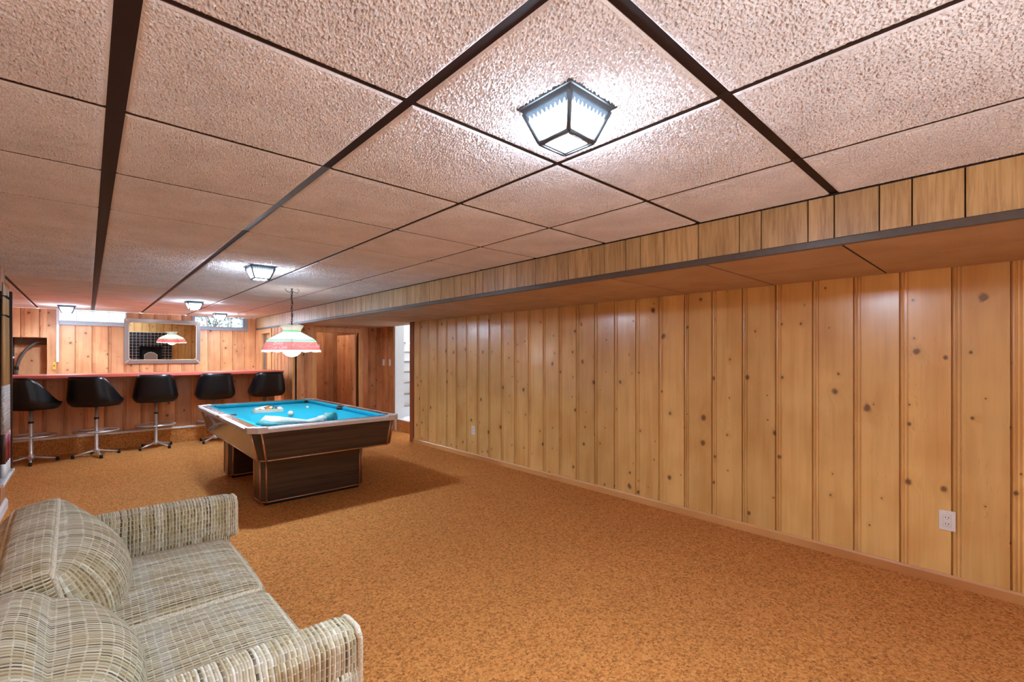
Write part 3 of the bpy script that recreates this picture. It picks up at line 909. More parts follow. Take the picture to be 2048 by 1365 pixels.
for k, ((x, y), lab) in enumerate(lights):
    if k == 0: f0.location = (x, y, CEIL); f0['label'] = lab
    else: dup(f0, (x, y, CEIL), 0, lab)
dup(f0, (1.06, -1.75, CEIL), 0, 'added lantern ceiling light, lit as fill, before the black tiled fireplace')  # extra fixture added behind the camera to light the near end

# ------------------------------------------------------------------ bar
bar = thing('bar_counter', 'long pine bar with a red counter top and carpeted foot step', 'bar', (0.6, 8.7, 0))
BX0, BX1 = -1.88, 2.42
bm = new_bm(); box(bm, BX0, BX1, 8.27, 8.86, 1.036, 1.076, .005, 2); obj('counter_top', bm, M['bar_red'], bar, world=True)
bm = new_bm(); box(bm, BX0, BX1-.02, 8.90, 9.0, .0, .20)
bmesh.ops.delete(bm, geom=bm.faces[:], context='FACES')
box(bm, BX0, BX1-.01, 8.66, 8.82, 0.0, .215, .004); obj('foot_step', bm, M['carpet'], bar, world=True)
bm = new_bm(); box(bm, BX0, BX1-.01, 8.645, 8.695, .212, .240, .006, 2); obj('step_nosing', bm, M['white_plastic'], bar, world=True, label='pale nosing on the carpeted step')
bm = new_bm(); box(bm, BX0, BX1-.015, 8.765, 8.80, .23, 1.036); obj('bar_body', bm, M['pine_bar'], bar, world=True)
x = BX0
while x < BX1-.03:
    w = min(.205, BX1-.012-x)
    link('plank', plank_mesh(.205, 0, w, 1.036-.215, 'pine_bar'), bar, (x-.6, 8.752-8.7, .215))
    x += .205
bm = new_bm(); box(bm, BX1-.03, BX1-.010, 8.75, 8.85, .0, 1.036, .002); obj('end_panel', bm, M['pine_trim'], bar, world=True)
# cornice under the counter's front
bm = new_bm(); box(bm, BX0, BX1-.02, 8.72, 8.752, 1.0, 1.036, .003); obj('apron', bm, M['pine_bar'], bar, world=True)

# ------------------------------------------------------------------ bar stools
def stool():
    t = thing('bar_stool', '', 'stool', (0, 0, 0), 0, 'black bucket bar stools')
    for k in range(4):
        a = PI/4+k*PI/2
        bm = new_bm()
        c, s = math.cos(a), math.sin(a)
        tube(bm, [(.02*c, .02*s, .075), (.225*c, .225*s, .030)], .013, 8, rads=[.014, .011])
        l = obj('leg', bm, M['chrome'], t)
        bm = new_bm(); lathe(bm, [(.014, .0), (.018, .004), (.018, .040), (.010, .046)], 10, (.232*c, .232*s)); obj('foot_cap', bm, M['black'], l)
    bm = new_bm(); lathe(bm, [(.0, .045), (.03, .045), (.032, .06), (.032, .095), (.024, .105), (.021, .11), (.021, .50), (.016, .505), (.016, .65), (.0, .65)], 16); obj('post', bm, M['chrome'], t)
    bm = new_bm(); lathe(bm, [(.016, .49), (.025, .49), (.025, .512), (.016, .512)], 16); obj('collar', bm, M['black'], t); bm = new_bm(); lathe(bm, [(.021, .30), (.030, .30), (.030, .325), (.021, .325)], 16); obj('collar', bm, M['black'], t)
    bm = new_bm(); tube(bm, [(.225*math.cos(2*PI*k/32), .225*math.sin(2*PI*k/32), .335) for k in range(32)], .010, 8, closed=True)
    tube(bm, [(-.22, 0, .33), (.22, 0, .33)], .007, 6); tube(bm, [(0, -.22, .33), (0, .22, .33)], .007, 6)
    obj('foot_ring', bm, M['chrome'], t)
    # bucket shell: back towards -y, sloping wings, boxy plan
    z0 = .665
    def plan(phi, rx, ry, e=3.2):
        s, c = math.sin(phi), math.cos(phi)
        k = (abs(s)**e+abs(c)**e)**(-1/e)
        return rx*k*s, -ry*k*c
    def hgt(phi):
        a = abs(phi)
        q = min(1, max(0, (a-math.radians(48))/math.radians(75)))
        q = q*q*(3-2*q)
        return .395*(1-q)+.085*q
    bm = new_bm(); NP, NS = 49, 9
    outer, inner = [], []
    for i in range(NP):
        phi = -PI+2*PI*i/(NP-1)
        h = hgt(phi); ro, ri = [], []
        for k in range(NS):
            s = k/(NS-1)
            rise = h*s
            sh = 1-.24*(rise/.395)**1.1
            flare = min(1.0, .80+.20*math.sin(min(1, s*h/.09)*PI/2))
            lean = -.045*(rise/.395)
            x, y = plan(phi, .275*sh*flare, .24*flare*(1-.05*rise/.395))
            ro.append((x, y+lean, z0+rise)); x2, y2 = x*(.90), y*.88
            ri.append((x2, y2+lean, z0+rise if k else z0+.02))
        outer.append(ro); inner.append(ri)
    VO = [[bm.verts.new(p) for p in r] for r in outer[:-1]]; VI = [[bm.verts.new(p) for p in r] for r in inner[:-1]]
    m = NP-1
    for i in range(m):
        j2 = (i+1) % m
        for k in range(NS-1):
            f = bm.faces.new((VO[i][k], VO[j2][k], VO[j2][k+1], VO[i][k+1])); f.smooth = True
            f = bm.faces.new((VI[i][k], VI[i][k+1], VI[j2][k+1], VI[j2][k])); f.smooth = True
        f = bm.faces.new((VO[i][-1], VO[j2][-1], VI[j2][-1], VI[i][-1])); f.smooth = True
    bm.faces.new([v[0] for v in VO]); bm.faces.new([v[0] for v in VI][::-1])
    o = obj('bucket_seat', bm, M['black_vinyl'], t)
    bm = new_bm()
    prof = [(.0, z0+.02), (.19, z0+.02), (.215, z0+.05), (.21, z0+.085), (.17, z0+.10), (.0, z0+.105)]
    lathe(bm, prof, 24); bmesh.ops.translate(bm, verts=bm.verts, vec=(0, .02, 0)); obj('seat_cushion', bm, M['black_vinyl'], t)
    bm = new_bm(); lathe(bm, [(.09, z0-.012), (.09, z0+.004)], 16); obj('seat_plate', bm, M['black'], t)
    return t
def px_x(x, Y):
    r = (x-1024)/924.0; c, s = math.cos(YAW), math.sin(YAW)
    return Y*(s+r*c)/(c-r*s)
SY = 8.37
st = [(62, -.75, 'black bucket bar stool turned to the right, beside the cue rack, first of five'),
      (193, -.60, 'black bucket bar stool turned to the right, second from the cue rack'),
      (312, -.16, 'black bucket bar stool under the mirror, middle of the five'),
      (430, -.05, 'black bucket bar stool behind the far left corner of the pool table'),
      (533, .05, 'black bucket bar stool at the end of the bar, mostly hidden by the pool table')]
s0 = stool()
for k, (px, rz, lab) in enumerate(st):
    sy_ = 8.21 if k < 2 else SY
    loc = (px_x(px, sy_), sy_, 0)
    if k == 0: s0.location = loc; s0.rotation_euler = (0, 0, rz); s0['label'] = lab
    else: dup(s0, loc, rz, lab)

# ------------------------------------------------------------------ mirror on the back wall
mr = thing('wall_mirror', 'wide mirror with angled smoked glass border hung on the pine wall above the bar', 'mirror', (1.015, BACK-.012, 1.183))
mr.rotation_euler = (math.radians(1.7), 0, 0)
mw, mh, fw = .552, .79, .066
def strip(pts, nm='frame_strip', m='mirror_smoke'):
    bm = new_bm()
    frustum(bm, [(x, -.004, z) for x, z in pts], [(x, -.016, z) for x, z in pts]); return obj(nm, bm, M[m], mr)
o_, i_ = [(-mw, 0), (mw, 0), (mw, mh), (-mw, mh)], [(-mw+fw, fw), (mw-fw, fw), (mw-fw, mh-fw), (-mw+fw, mh-fw)]
for k in range(4): strip([o_[k], o_[(k+1) % 4], i_[(k+1) % 4], i_[k]])
for k in range(4):      # bright mitres at the corners
    bm = new_bm(); tube(bm, [(o_[k][0], -.017, o_[k][1]), (i_[k][0], -.017, i_[k][1])], .005, 6); obj('corner_mitre', bm, M['ivory'], mr)
cut = .045
ip = []
for k, (sx, sz) in enumerate(((-1, 0), (1, 0), (1, 1), (-1, 1))):
    cx = sx*(mw-fw-cut); cz = fw+cut if sz == 0 else mh-fw-cut
    a0 = {0: PI, 1: 1.5*PI, 2: 0, 3: .5*PI}[k]
    for q in range(7): ip.append((cx+cut*math.cos(a0+q*PI/12), cz+cut*math.sin(a0+q*PI/12)))
bm = new_bm(); frustum(bm, [(x, -.008, z) for x, z in ip], [(x, -.0185, z) for x, z in ip]); obj('mirror_glass', bm, M['mirror'], mr)
bm = new_bm(); box(bm, -mw+fw, mw-fw, -.014, -.004, fw, mh-fw); obj('inner_backing', bm, M['mirror_smoke'], mr)
bm = new_bm(); tube(bm, [(x, -.018, z) for x, z in ip], .0055, 6, closed=True); obj('bead', bm, M['ivory'], mr)

# ------------------------------------------------------------------ pool table
T = thing('pool_table', 'dark walnut pool table with teal felt on two pedestal legs', 'table', (1.59, 5.225, 0))
tx0, tx1, ty0, ty1, tz = .93, 2.25, 4.05, 6.40, .75
def octo(x0, x1, y0, y1, c, z): return [(x0+c, y0, z), (x1-c, y0, z), (x1, y0+c, z), (x1, y1-c, z), (x1-c, y1, z), (x0+c, y1, z), (x0, y1-c, z), (x0, y0+c, z)]
# cabinet: four sloping sides and four chamfered corners, each a part
top = octo(tx0+.03, tx1-.03, ty0+.03, ty1-.03, .065, .712); bot = octo(tx0+.09, tx1-.07, ty0+.06, ty1-.06, .05, .468)
ctr = Vector((1.59, 5.225, .6))
for k in range(8):
    a, b = top[k], top[(k+1) % 8]; c, d = bot[(k+1) % 8], bot[k]
    bm = new_bm()
    inn = lambda p: (p[0]+(ctr.x-p[0])*.03, p[1]+(ctr.y-p[1])*.03, p[2])
    frustum(bm, [a, b, c, d], [inn(a), inn(b), inn(c), inn(d)])
    if k % 2 == 0: obj('side_panel', bm, M['walnut'] if k in (0, 4) else M['walnut_y'], T, world=True)
    else: obj('corner_panel', bm, M['walnut_z'], T, world=True)
for k in range(8):
    a, d = Vector(top[k]), Vector(bot[k]); n = Vector((a.x-ctr.x, a.y-ctr.y, 0)).normalized()*.002
    bm = new_bm(); tube(bm, [a+n, d+n], .009, 6)
    obj('corner_trim', bm, M['copper'], T, world=True, label='copper coloured corner trim')
bm = new_bm(); tube(bm, [Vector(p)+Vector((0, 0, .004)) for p in bot], .0065, 6, closed=True); obj('bottom_trim', bm, M['copper'], T, world=True, label='copper coloured bottom trim')
bm = new_bm(); frustum(bm, octo(tx0+.11, tx1-.11, ty0+.07, ty1-.07, .05, .470), octo(tx0+.11, tx1-.11, ty0+.07, ty1-.07, .05, .49)); obj('underside', bm, M['black'], T, world=True)
# bed
fx0, fx1, fy0, fy1 = tx0+.135, tx1-.135, ty0+.135, ty1-.135
bm = new_bm(); box(bm, fx0-.04, fx1+.04, fy0-.04, fy1+.04, .68, .712); obj('playing_bed', bm, M['felt'], T, world=True)
# rails: wood tops with aluminium outer strips, split at the side pockets; cushions
ym = (ty0+ty1)/2
segs = [('x', tx0+.12, tx1-.12, ty0, 1), ('x', tx0+.12, tx1-.12, ty1, -1),
        ('y', ty0+.12, ym-.06, tx0, 1), ('y', ym+.06, ty1-.12, tx0, 1), ('y', ty0+.12, ym-.06, tx1, -1), ('y', ym+.06, ty1-.12, tx1, -1)]
for ax, a, b, e, s in segs:
    bm = new_bm(); outl = [(e+s*.012, tz-.040), (e+s*.012, tz-.002), (e+s*.022, tz), (e+s*.092, tz), (e+s*.092, tz-.04)]
    prism(bm, outl, 'y' if ax == 'y' else 'x', a, b)
    r = obj('rail', bm, M['rail_wood'], T, world=True)
    bm = new_bm(); outl = [(e, tz-.040), (e, tz-.012), (e+s*.010, tz+.001), (e+s*.024, tz+.003), (e+s*.024, tz-.01), (e+s*.010, tz-.04)]
    prism(bm, outl, 'y' if ax == 'y' else 'x', a+(.0165 if not (ax == 'y' and a > ym) else .003), b-(.0165 if not (ax == 'y' and b < ym) else .003))
    bmesh.ops.translate(bm, verts=bm.verts, vec=-world_of(T)); obj('rail_edge', bm, M['aluminium'], r, label='bright metal edge of the rail')
    bm = new_bm()
    o1 = [(e+s*.090, tz-.002), (e+s*.100, tz-.001), (e+s*.140, tz-.008), (e+s*.132, tz-.030), (e+s*.090, tz-.05)]
    A = [(p[0], a-.01, p[1]) if ax == 'y' else (a-.01, p[0], p[1]) for p in o1]; B = [(p[0], b+.01, p[1]) if ax == 'y' else (b+.01, p[0], p[1]) for p in o1]
    def sh_(L, d):   # mitre towards the pockets
        out = []
        for q, p in enumerate(L):
            k = .045 if q in (2, 3) else 0
            out.append((p[0], p[1]+d*k, p[2]) if ax == 'y' else (p[0]+d*k, p[1], p[2]))
        return out
    frustum(bm, sh_(A, 1), sh_(B, -1))
    bmesh.ops.translate(bm, verts=bm.verts, vec=-world_of(T)); obj('cushion', bm, M['felt'], r, label='teal felt cushion')
# diamonds
bm = new_bm()
for ax, a, b, e, s in segs:
    for q in range(1, 4):
        u = a+(b-a)*q/4
        px, py = (u, e+s*.05) if ax == 'x' else (e+s*.05, u)
        lathe(bm, [(.006, tz), (.006, tz+.001)], 10, (px, py))
obj('sight_dots', bm, M['ivory'], T, world=True, kind='stuff')
# corner castings and pockets
for sx, ex in ((1, tx0), (-1, tx1)):
    for sy, ey in ((1, ty0), (-1, ty1)):
        bm = new_bm()
        outl = [(ex+sx*.065, ey), (ex+sx*.135, ey), (ex+sx*.135, ey+sy*.07), (ex+sx*.105, ey+sy*.075), (ex+sx*.075, ey+sy*.105), (ex+sx*.07, ey+sy*.135), (ex, ey+sy*.135), (ex, ey+sy*.065)]
        prism(bm, outl, 'z', tz-.042, tz+.004); bmesh.ops.recalc_face_normals(bm, faces=bm.faces)
        obj('corner_casting', bm, M['aluminium'], T, world=True, label='bright metal corner casting')
        bm = new_bm(); lathe(bm, [(.0, .70), (.052, .70), (.052, tz-.004), (.044, tz-.004), (.044, .705), (.0, .705)], 20, (ex+sx*.118, ey+sy*.118)); obj('pocket', bm, M['black'], T, world=True, label='black corner pocket')
    bm = new_bm(); box(bm, min(ex, ex+sx*.095), max(ex, ex+sx*.095), ym-.062, ym+.062, tz-.04, tz+.002, .002)
    obj('side_casting', bm, M['aluminium'], T, world=True, label='bright metal side casting')
    bm = new_bm(); lathe(bm, [(.0, .70), (.048, .70), (.048, tz-.002), (.040, tz-.002), (.040, .705), (.0, .705)], 20, (ex+sx*.112, ym)); lathe(bm, [(.0, tz+.0025), (.038, tz+.0025)], 20, (ex+sx*.100, ym), cap=False); obj('pocket', bm, M['black'], T, world=True, label='black side pocket')
# pedestal legs
for y0, y1 in ((4.46, 4.74), (5.72, 5.99)):
    bm = new_bm(); c = .04
    ol = [(1.12+c, y0), (2.055-c, y0), (2.055, y0+c), (2.055, y1-c), (2.055-c, y1), (1.12+c, y1), (1.12, y1-c), (1.12, y0+c)]
    prism(bm, ol, 'z', .030, .475); l = obj('pedestal_leg', bm, M['walnut'], T, world=True)
    bm = new_bm()
    for p in ol: tube(bm, [(p[0], p[1], .03), (p[0], p[1], .47)], .0075, 6)
    tube(bm, [(p[0], p[1], .034) for p in ol], .006, 6, closed=True)
    bmesh.ops.translate(bm, verts=bm.verts, vec=-world_of(T)); obj('leg_trim', bm, M['copper'], l, label='copper coloured leg trim')
    bm = new_bm(); box(bm, 1.16, 2.015, y0+.03, y1-.03, 0.0, .031); bmesh.ops.translate(bm, verts=bm.verts, vec=-world_of(T)); obj('plinth', bm, M['black'], l)

# things on the table
BED = .712
rk = thing('ball_rack', 'cream triangular ball rack full of balls on the teal felt', 'rack', (1.46, 5.56, BED))
RT = Matrix.Rotation(math.radians(-12), 3, 'Z')
R_ = .028
def tri(rad, rot=PI/2):
    pts = []
    for k in range(3):
        a = rot+k*2*PI/3; c = Vector((math.cos(a), math.sin(a)))*rad
        for q in range(-3, 4):
            aa = a+q*PI/9; pts.append((c.x+.036*math.cos(aa), c.y+.036*math.sin(aa)))
    return pts
bm = new_bm()
o1, i1 = tri(.134), [(p[0]*.90, p[1]*.90) for p in tri(.134)]
n = len(o1)
V = [[bm.verts.new(RT@Vector((p[0], p[1], z))) for p in L] for L, z in ((o1, 0.001), (o1, .036), (i1, .036), (i1, 0.001))]
for i in range(n):
    for a in range(4): bm.faces.new((V[a][i], V[a][(i+1) % n], V[(a+1) % 4][(i+1) % n], V[(a+1) % 4][i]))
obj('rack_frame', bm, M['ivory'], rk)
bcols = [('yellow', (232, 190, 40)), ('blue', (30, 60, 160)), ('red', (200, 40, 36)), ('purple', (84, 40, 120)), ('orange', (226, 120, 30)), ('green', (24, 110, 66)), ('maroon', (120, 30, 40))]
bms = {}
for nm, c in bcols+[('black', (16, 16, 18))]: bms[nm] = plain('ball_'+nm, c, 0.08, spec=0.6, coat=0.5, nz=0.0)
pos = []
for row in range(5):
    for k in range(row+1):
        pos.append((-(row)*R_+k*2*R_, .129-row*R_*1.732))
order = [('yellow', 0), ('blue', 1), ('red', 0), ('green', 1), ('black', 0), ('purple', 0), ('orange', 1), ('maroon', 0), ('yellow', 1), ('blue', 0), ('red', 1), ('purple', 1), ('orange', 0), ('green', 0), ('maroon', 1)]
bmesh_cache = {}
for (x, y), (nm, stripe) in zip(pos, order):
    p = RT@Vector((x, y, 0))
    if nm not in bmesh_cache:
        bm = new_bm(); ball(bm, (0, 0, 0), R_, 16, 12)
        for f in bm.faces: f.material_index = 0
        bmesh_cache[nm] = True
    bm = new_bm(); ball(bm, (0, 0, 0), R_, 16, 12)
    if stripe:
        for f in bm.faces:
            if abs(f.calc_center_median().z) > R_*.5: f.material_index = 1
    bmesh.ops.rotate(bm, verts=bm.verts, cent=(0, 0, 0), matrix=Matrix.Rotation(random.uniform(0, 3), 3, 'X'))
    o = obj('pool_ball', bm, [bms[nm], M['ivory']], loc=(rk.location.x+p.x, rk.location.y+p.y, BED+R_))
    tag(o, ('%s striped pool ball' % nm if stripe else 'solid %s pool ball' % nm)+' inside the cream rack on the felt', 'ball', 'pool balls in the rack')
bm = new_bm(); ball(bm, (0, 0, 0), R_*1.02, 20, 14)
tag(obj('cue_ball', bm, M['ivory'], loc=(1.52, 4.98, BED+R_*1.02)), 'ivory white cue ball alone on the teal felt', 'ball')
bm = new_bm(); box(bm, -.013, .013, -.013, .013, 0, .024, .003); 
ch = obj('chalk_cube', bm, M['white_plastic'], loc=(1.90, 5.62, BED)); tag(ch, 'small white chalk cube on the felt near the far corner pocket', 'chalk')

# folded table cover near the front cushion
cv = thing('table_cover', 'folded grey table cover with teal lining lying near the front rail', 'cover', (1.36, 4.36, BED+.001))
def cover(nm, mat, stations, closed_n=14, parent=cv):
    """stations: (x, y, z, half width in y, height, lean)"""
    bm = new_bm(); rings = []
    for (x, y, z, w, h, tilt) in stations:
        ring = []
        for k in range(closed_n):
            a = 2*PI*k/closed_n
            yy_ = w*math.copysign(abs(math.cos(a))**.8, math.cos(a)); zz = h*.5*(1+math.copysign(abs(math.sin(a))**.8, math.sin(a)))
            wig = .10*math.sin(3*a+x*40)
            ring.append(bm.verts.new((x+tilt*(yy_), y+yy_*(1+wig*.4), z+zz*(1+wig))))
        rings.append(ring)
    for A, B in zip(rings, rings[1:]):
        for k in range(closed_n):
            f = bm.faces.new((A[k], A[(k+1) % closed_n], B[(k+1) % closed_n], B[k])); f.smooth = True
    bm.faces.new(rings[0][::-1]); bm.faces.new(rings[-1])
    return obj(nm, bm, M[mat], parent)
cover('grey_fold', 'cover_grey', [(-.27, .02, 0, .06, .06, .1), (-.22, .04, 0, .11, .085, .1), (-.12, .05, 0, .14, .080, 0), (0, .03, 0, .11, .055, 0), (.12, 0, 0, .06, .028, 0), (.20, .01, 0, .055, .045, 0), (.27, .02, 0, .05, .058, 0), (.31, .02, 0, .035, .05, 0)])
cover('teal_roll', 'cover_teal', [(-.31, .03, 0, .012, .03, .3), (-.295, .0, 0, .05, .058, .3), (-.25, -.03, 0, .065, .064, .2), (-.18, -.055, 0, .055, .05, .2), (-.08, -.06, 0, .035, .030, .1), (0, -.055, 0, .02, .015, 0)])
cover('teal_end', 'cover_teal', [(.27, .02, 0, .035, .05, 0), (.30, .02, 0, .062, .078, 0), (.34, .025, 0, .060, .082, 0), (.38, .025, 0, .045, .07, 0), (.395, .025, 0, .02, .045, 0)])
for q, x in enumerate((.225, .245)):
    bm = new_bm(); tube(bm, [(x+.004*math.sin(a*2), .015+.055*math.cos(a), .004+.05*math.sin(a)) for a in [k*PI/10 for k in range(11)]], .004, 6); obj('white_cord', bm, M['white_plastic'], cv)

# ------------------------------------------------------------------ pendant lamp
pl = thing('pendant_lamp', 'hanging leaded glass lamp with red lettered panels over the pool table', 'lamp', (1.67, 5.43, 1.315))
ang = math.atan2(-5.43, -1.67)     # towards the photographer
A0 = ang                           # an edge between two panels faces the photographer
def hexring(r, z, n=6): return [(r*math.cos(A0+2*PI*k/n), r*math.sin(A0+2*PI*k/n), z) for k in range(n)]
zr = lambda z: z-1.315
lv = [(.10, 1.594), (.275, 1.499), (.283, 1.482), (.330, 1.392), (.335, 1.378)]
cuts_ = [('roof_panel', .100, 1.590, .278, 1.499, 'shade_white'), ('leaf_border', .278, 1.499, .288, 1.478, 'shade_green'), ('letter_panel', .288, 1.478, .330, 1.392, 'shade_red')]
for nm, r0, z0, r1, z1, mt in cuts_:
    A = hexring(r0, zr(z0)); B = hexring(r1, zr(z1))
    for k in range(6):
        bm = new_bm()
        vs = [bm.verts.new(p) for p in (A[k], A[(k+1) % 6], B[(k+1) % 6], B[k])]; bm.faces.new(vs)
        bmesh.ops.solidify(bm, geom=bm.faces[:], thickness=.003)
        obj(nm, bm, M[mt], pl)
# scalloped hem
A = hexring(.330, zr(1.392)); B = hexring(.338, zr(1.366))
for k in range(6):
    bm = new_bm(); n = 24; t_, b_ = [], []
    for q in range(n+1):
        f = q/n
        a = Vector(A[k]).lerp(Vector(A[(k+1) % 6]), f); b = Vector(B[k]).lerp(Vector(B[(k+1) % 6]), f)
        b = a.lerp(b, .55+.55*abs(math.sin(f*PI*3)))
        t_.append(bm.verts.new(a)); b_.append(bm.verts.new(b))
    for q in range(n): bm.faces.new((t_[q], t_[q+1], b_[q+1], b_[q]))
    bmesh.ops.solidify(bm, geom=bm.faces[:], thickness=.003)
    obj('hem', bm, M['shade_white'], pl)
# flared crown with petal tops
for k in range(6):
    bm = new_bm(); n = 12; rows_ = []
    for q in range(5):
        f = q/4; r = .096+.038*f**1.8
        row = []
        for u in range(n+1):
            a = A0+2*PI*(k+u/n)/6; chord = math.cos(PI/6)/math.cos((u/n-.5)*PI/3)
            z = 1.597+f*.062+(.012*math.sin(u/n*PI) if q == 4 else 0)
            rr_ = r*(chord*.5+.5)
            row.append(bm.verts.new((rr_*math.cos(a), rr_*math.sin(a), zr(z))))
        rows_.append(row)
    for q in range(4):
        for u in range(n):
            f = bm.faces.new((rows_[q][u], rows_[q][u+1], rows_[q+1][u+1], rows_[q+1][u])); f.smooth = True
    bmesh.ops.solidify(bm, geom=bm.faces[:], thickness=.002)
    obj('crown_petal', bm, M['shade_white'], pl)
bm = new_bm(); tube(bm, hexring(.100, zr(1.594)), .009, 6, closed=True); obj('neck_band', bm, M['shade_green'], pl)
bm = new_bm()
for k in range(6):
    pts = [hexring(r, zr(z))[k] for r, z in ((.10, 1.592), (.278, 1.499), (.288, 1.478), (.331, 1.392))]
    tube(bm, pts, .0028, 5)
tube(bm, hexring(.279, zr(1.499)), .0025, 5, closed=True); tube(bm, hexring(.331, zr(1.392)), .0025, 5, closed=True)
obj('leading', bm, M['shade_lead'], pl)
bm = new_bm(); ball(bm, (0, 0, zr(1.42)), .105, 24, 16); obj('globe', bm, M['bulb'], pl)
bm = new_bm(); lathe(bm, [(.0, zr(1.60)), (.03, zr(1.60)), (.03, zr(1.52)), (.0, zr(1.52))], 14); obj('socket', bm, M['aluminium'], pl)
def text_on(panel, s, size, v, shear=0.25, mat='white_plastic', dx=0.0):
    cu = bpy.data.curves.new('lettering', 'FONT'); cu.body = s; cu.size = size; cu.align_x = 'CENTER'; cu.align_y = 'CENTER'; cu.shear = shear; cu.extrude = .0012; cu.offset = .0012
    cu.materials.append(M[mat])
    A = hexring(.288, zr(1.478)); B = hexring(.330, zr(1.392))
    a0, a1, b0, b1 = (Vector(p) for p in (A[panel], A[(panel+1) % 6], B[panel], B[(panel+1) % 6]))
    c = (a0+a1)/2*(1-v)+(b0+b1)/2*v
    ux = (a1-a0).normalized(); up = ((a0+a1)/2-(b0+b1)/2).normalized(); nn = ux.cross(up).normalized()
    tmp = bpy.data.objects.new('lettering', cu); COL.objects.link(tmp)
    bpy.context.view_layer.update()
    me = bpy.data.meshes.new_from_object(tmp.evaluated_get(bpy.context.evaluated_depsgraph_get()))
    bpy.data.objects.remove(tmp)
    o = link('lettering', me, pl)
    o.matrix_local = Matrix.Translation(c+nn*.005+ux*dx) @ Matrix((ux, up, nn)).transposed().to_4x4()
    return o
M['letter_white'] = translucent('letter_white', lin((252, 250, 244)), 0.6)
# seen from the photographer panel 5 is on the left of the facing edge, panel 0 on the right
for left, right in ((5, 0), (1, 2), (3, 4)):
    text_on(left, 'Drink', .046, .28, .2, 'letter_white'); text_on(left, 'Coca-Cola', .050, .72, .3, 'letter_white')
    text_on(right, 'Coca-Cola', .074, .5, .3, 'letter_white')
# chain, hook and flex
bm = new_bm(); z = 1.645; k = 0
while z < CEIL-.03:
    c = Vector((0, 0, zr(z)+.016)); pts = []
    for q in range(10):
        a = 2*PI*q/10; p = Vector((.008*math.cos(a), 0, .019*math.sin(a)))
        if k % 2: p = Vector((0, p.x, p.z))
        pts.append(c+p)
    tube(bm, pts, .0024, 5, closed=True); z += .029; k += 1
obj('chain', bm, M['black'], pl, kind='stuff')
bm = new_bm(); tube(bm, [(.010*math.sin(q*1.1), .010*math.cos(q*1.1), zr(1.60)+q*.0237) for q in range(20)], .0028, 6)
tube(bm, [(.01, .0, zr(CEIL)-.035), (.05, -.02, zr(CEIL)-.05), (.07, -.03, zr(CEIL)-.02), (.045, -.02, zr(CEIL))], .0028, 6); obj('flex', bm, M['black'], pl)
bm = new_bm(); lathe(bm, [(.0, zr(CEIL)-.002), (.012, zr(CEIL)-.002), (.012, zr(CEIL)-.010), (.004, zr(CEIL)-.014), (.004, zr(CEIL)-.03), (.0, zr(CEIL)-.03)], 12)
tube(bm, [(-.06, .03, zr(CEIL)-.002), (-.05, .02, zr(CEIL)-.03), (-.02, .01, zr(CEIL)-.045), (0, 0, zr(CEIL)-.02)], .003, 6); obj('ceiling_hook', bm, M['black'], pl)

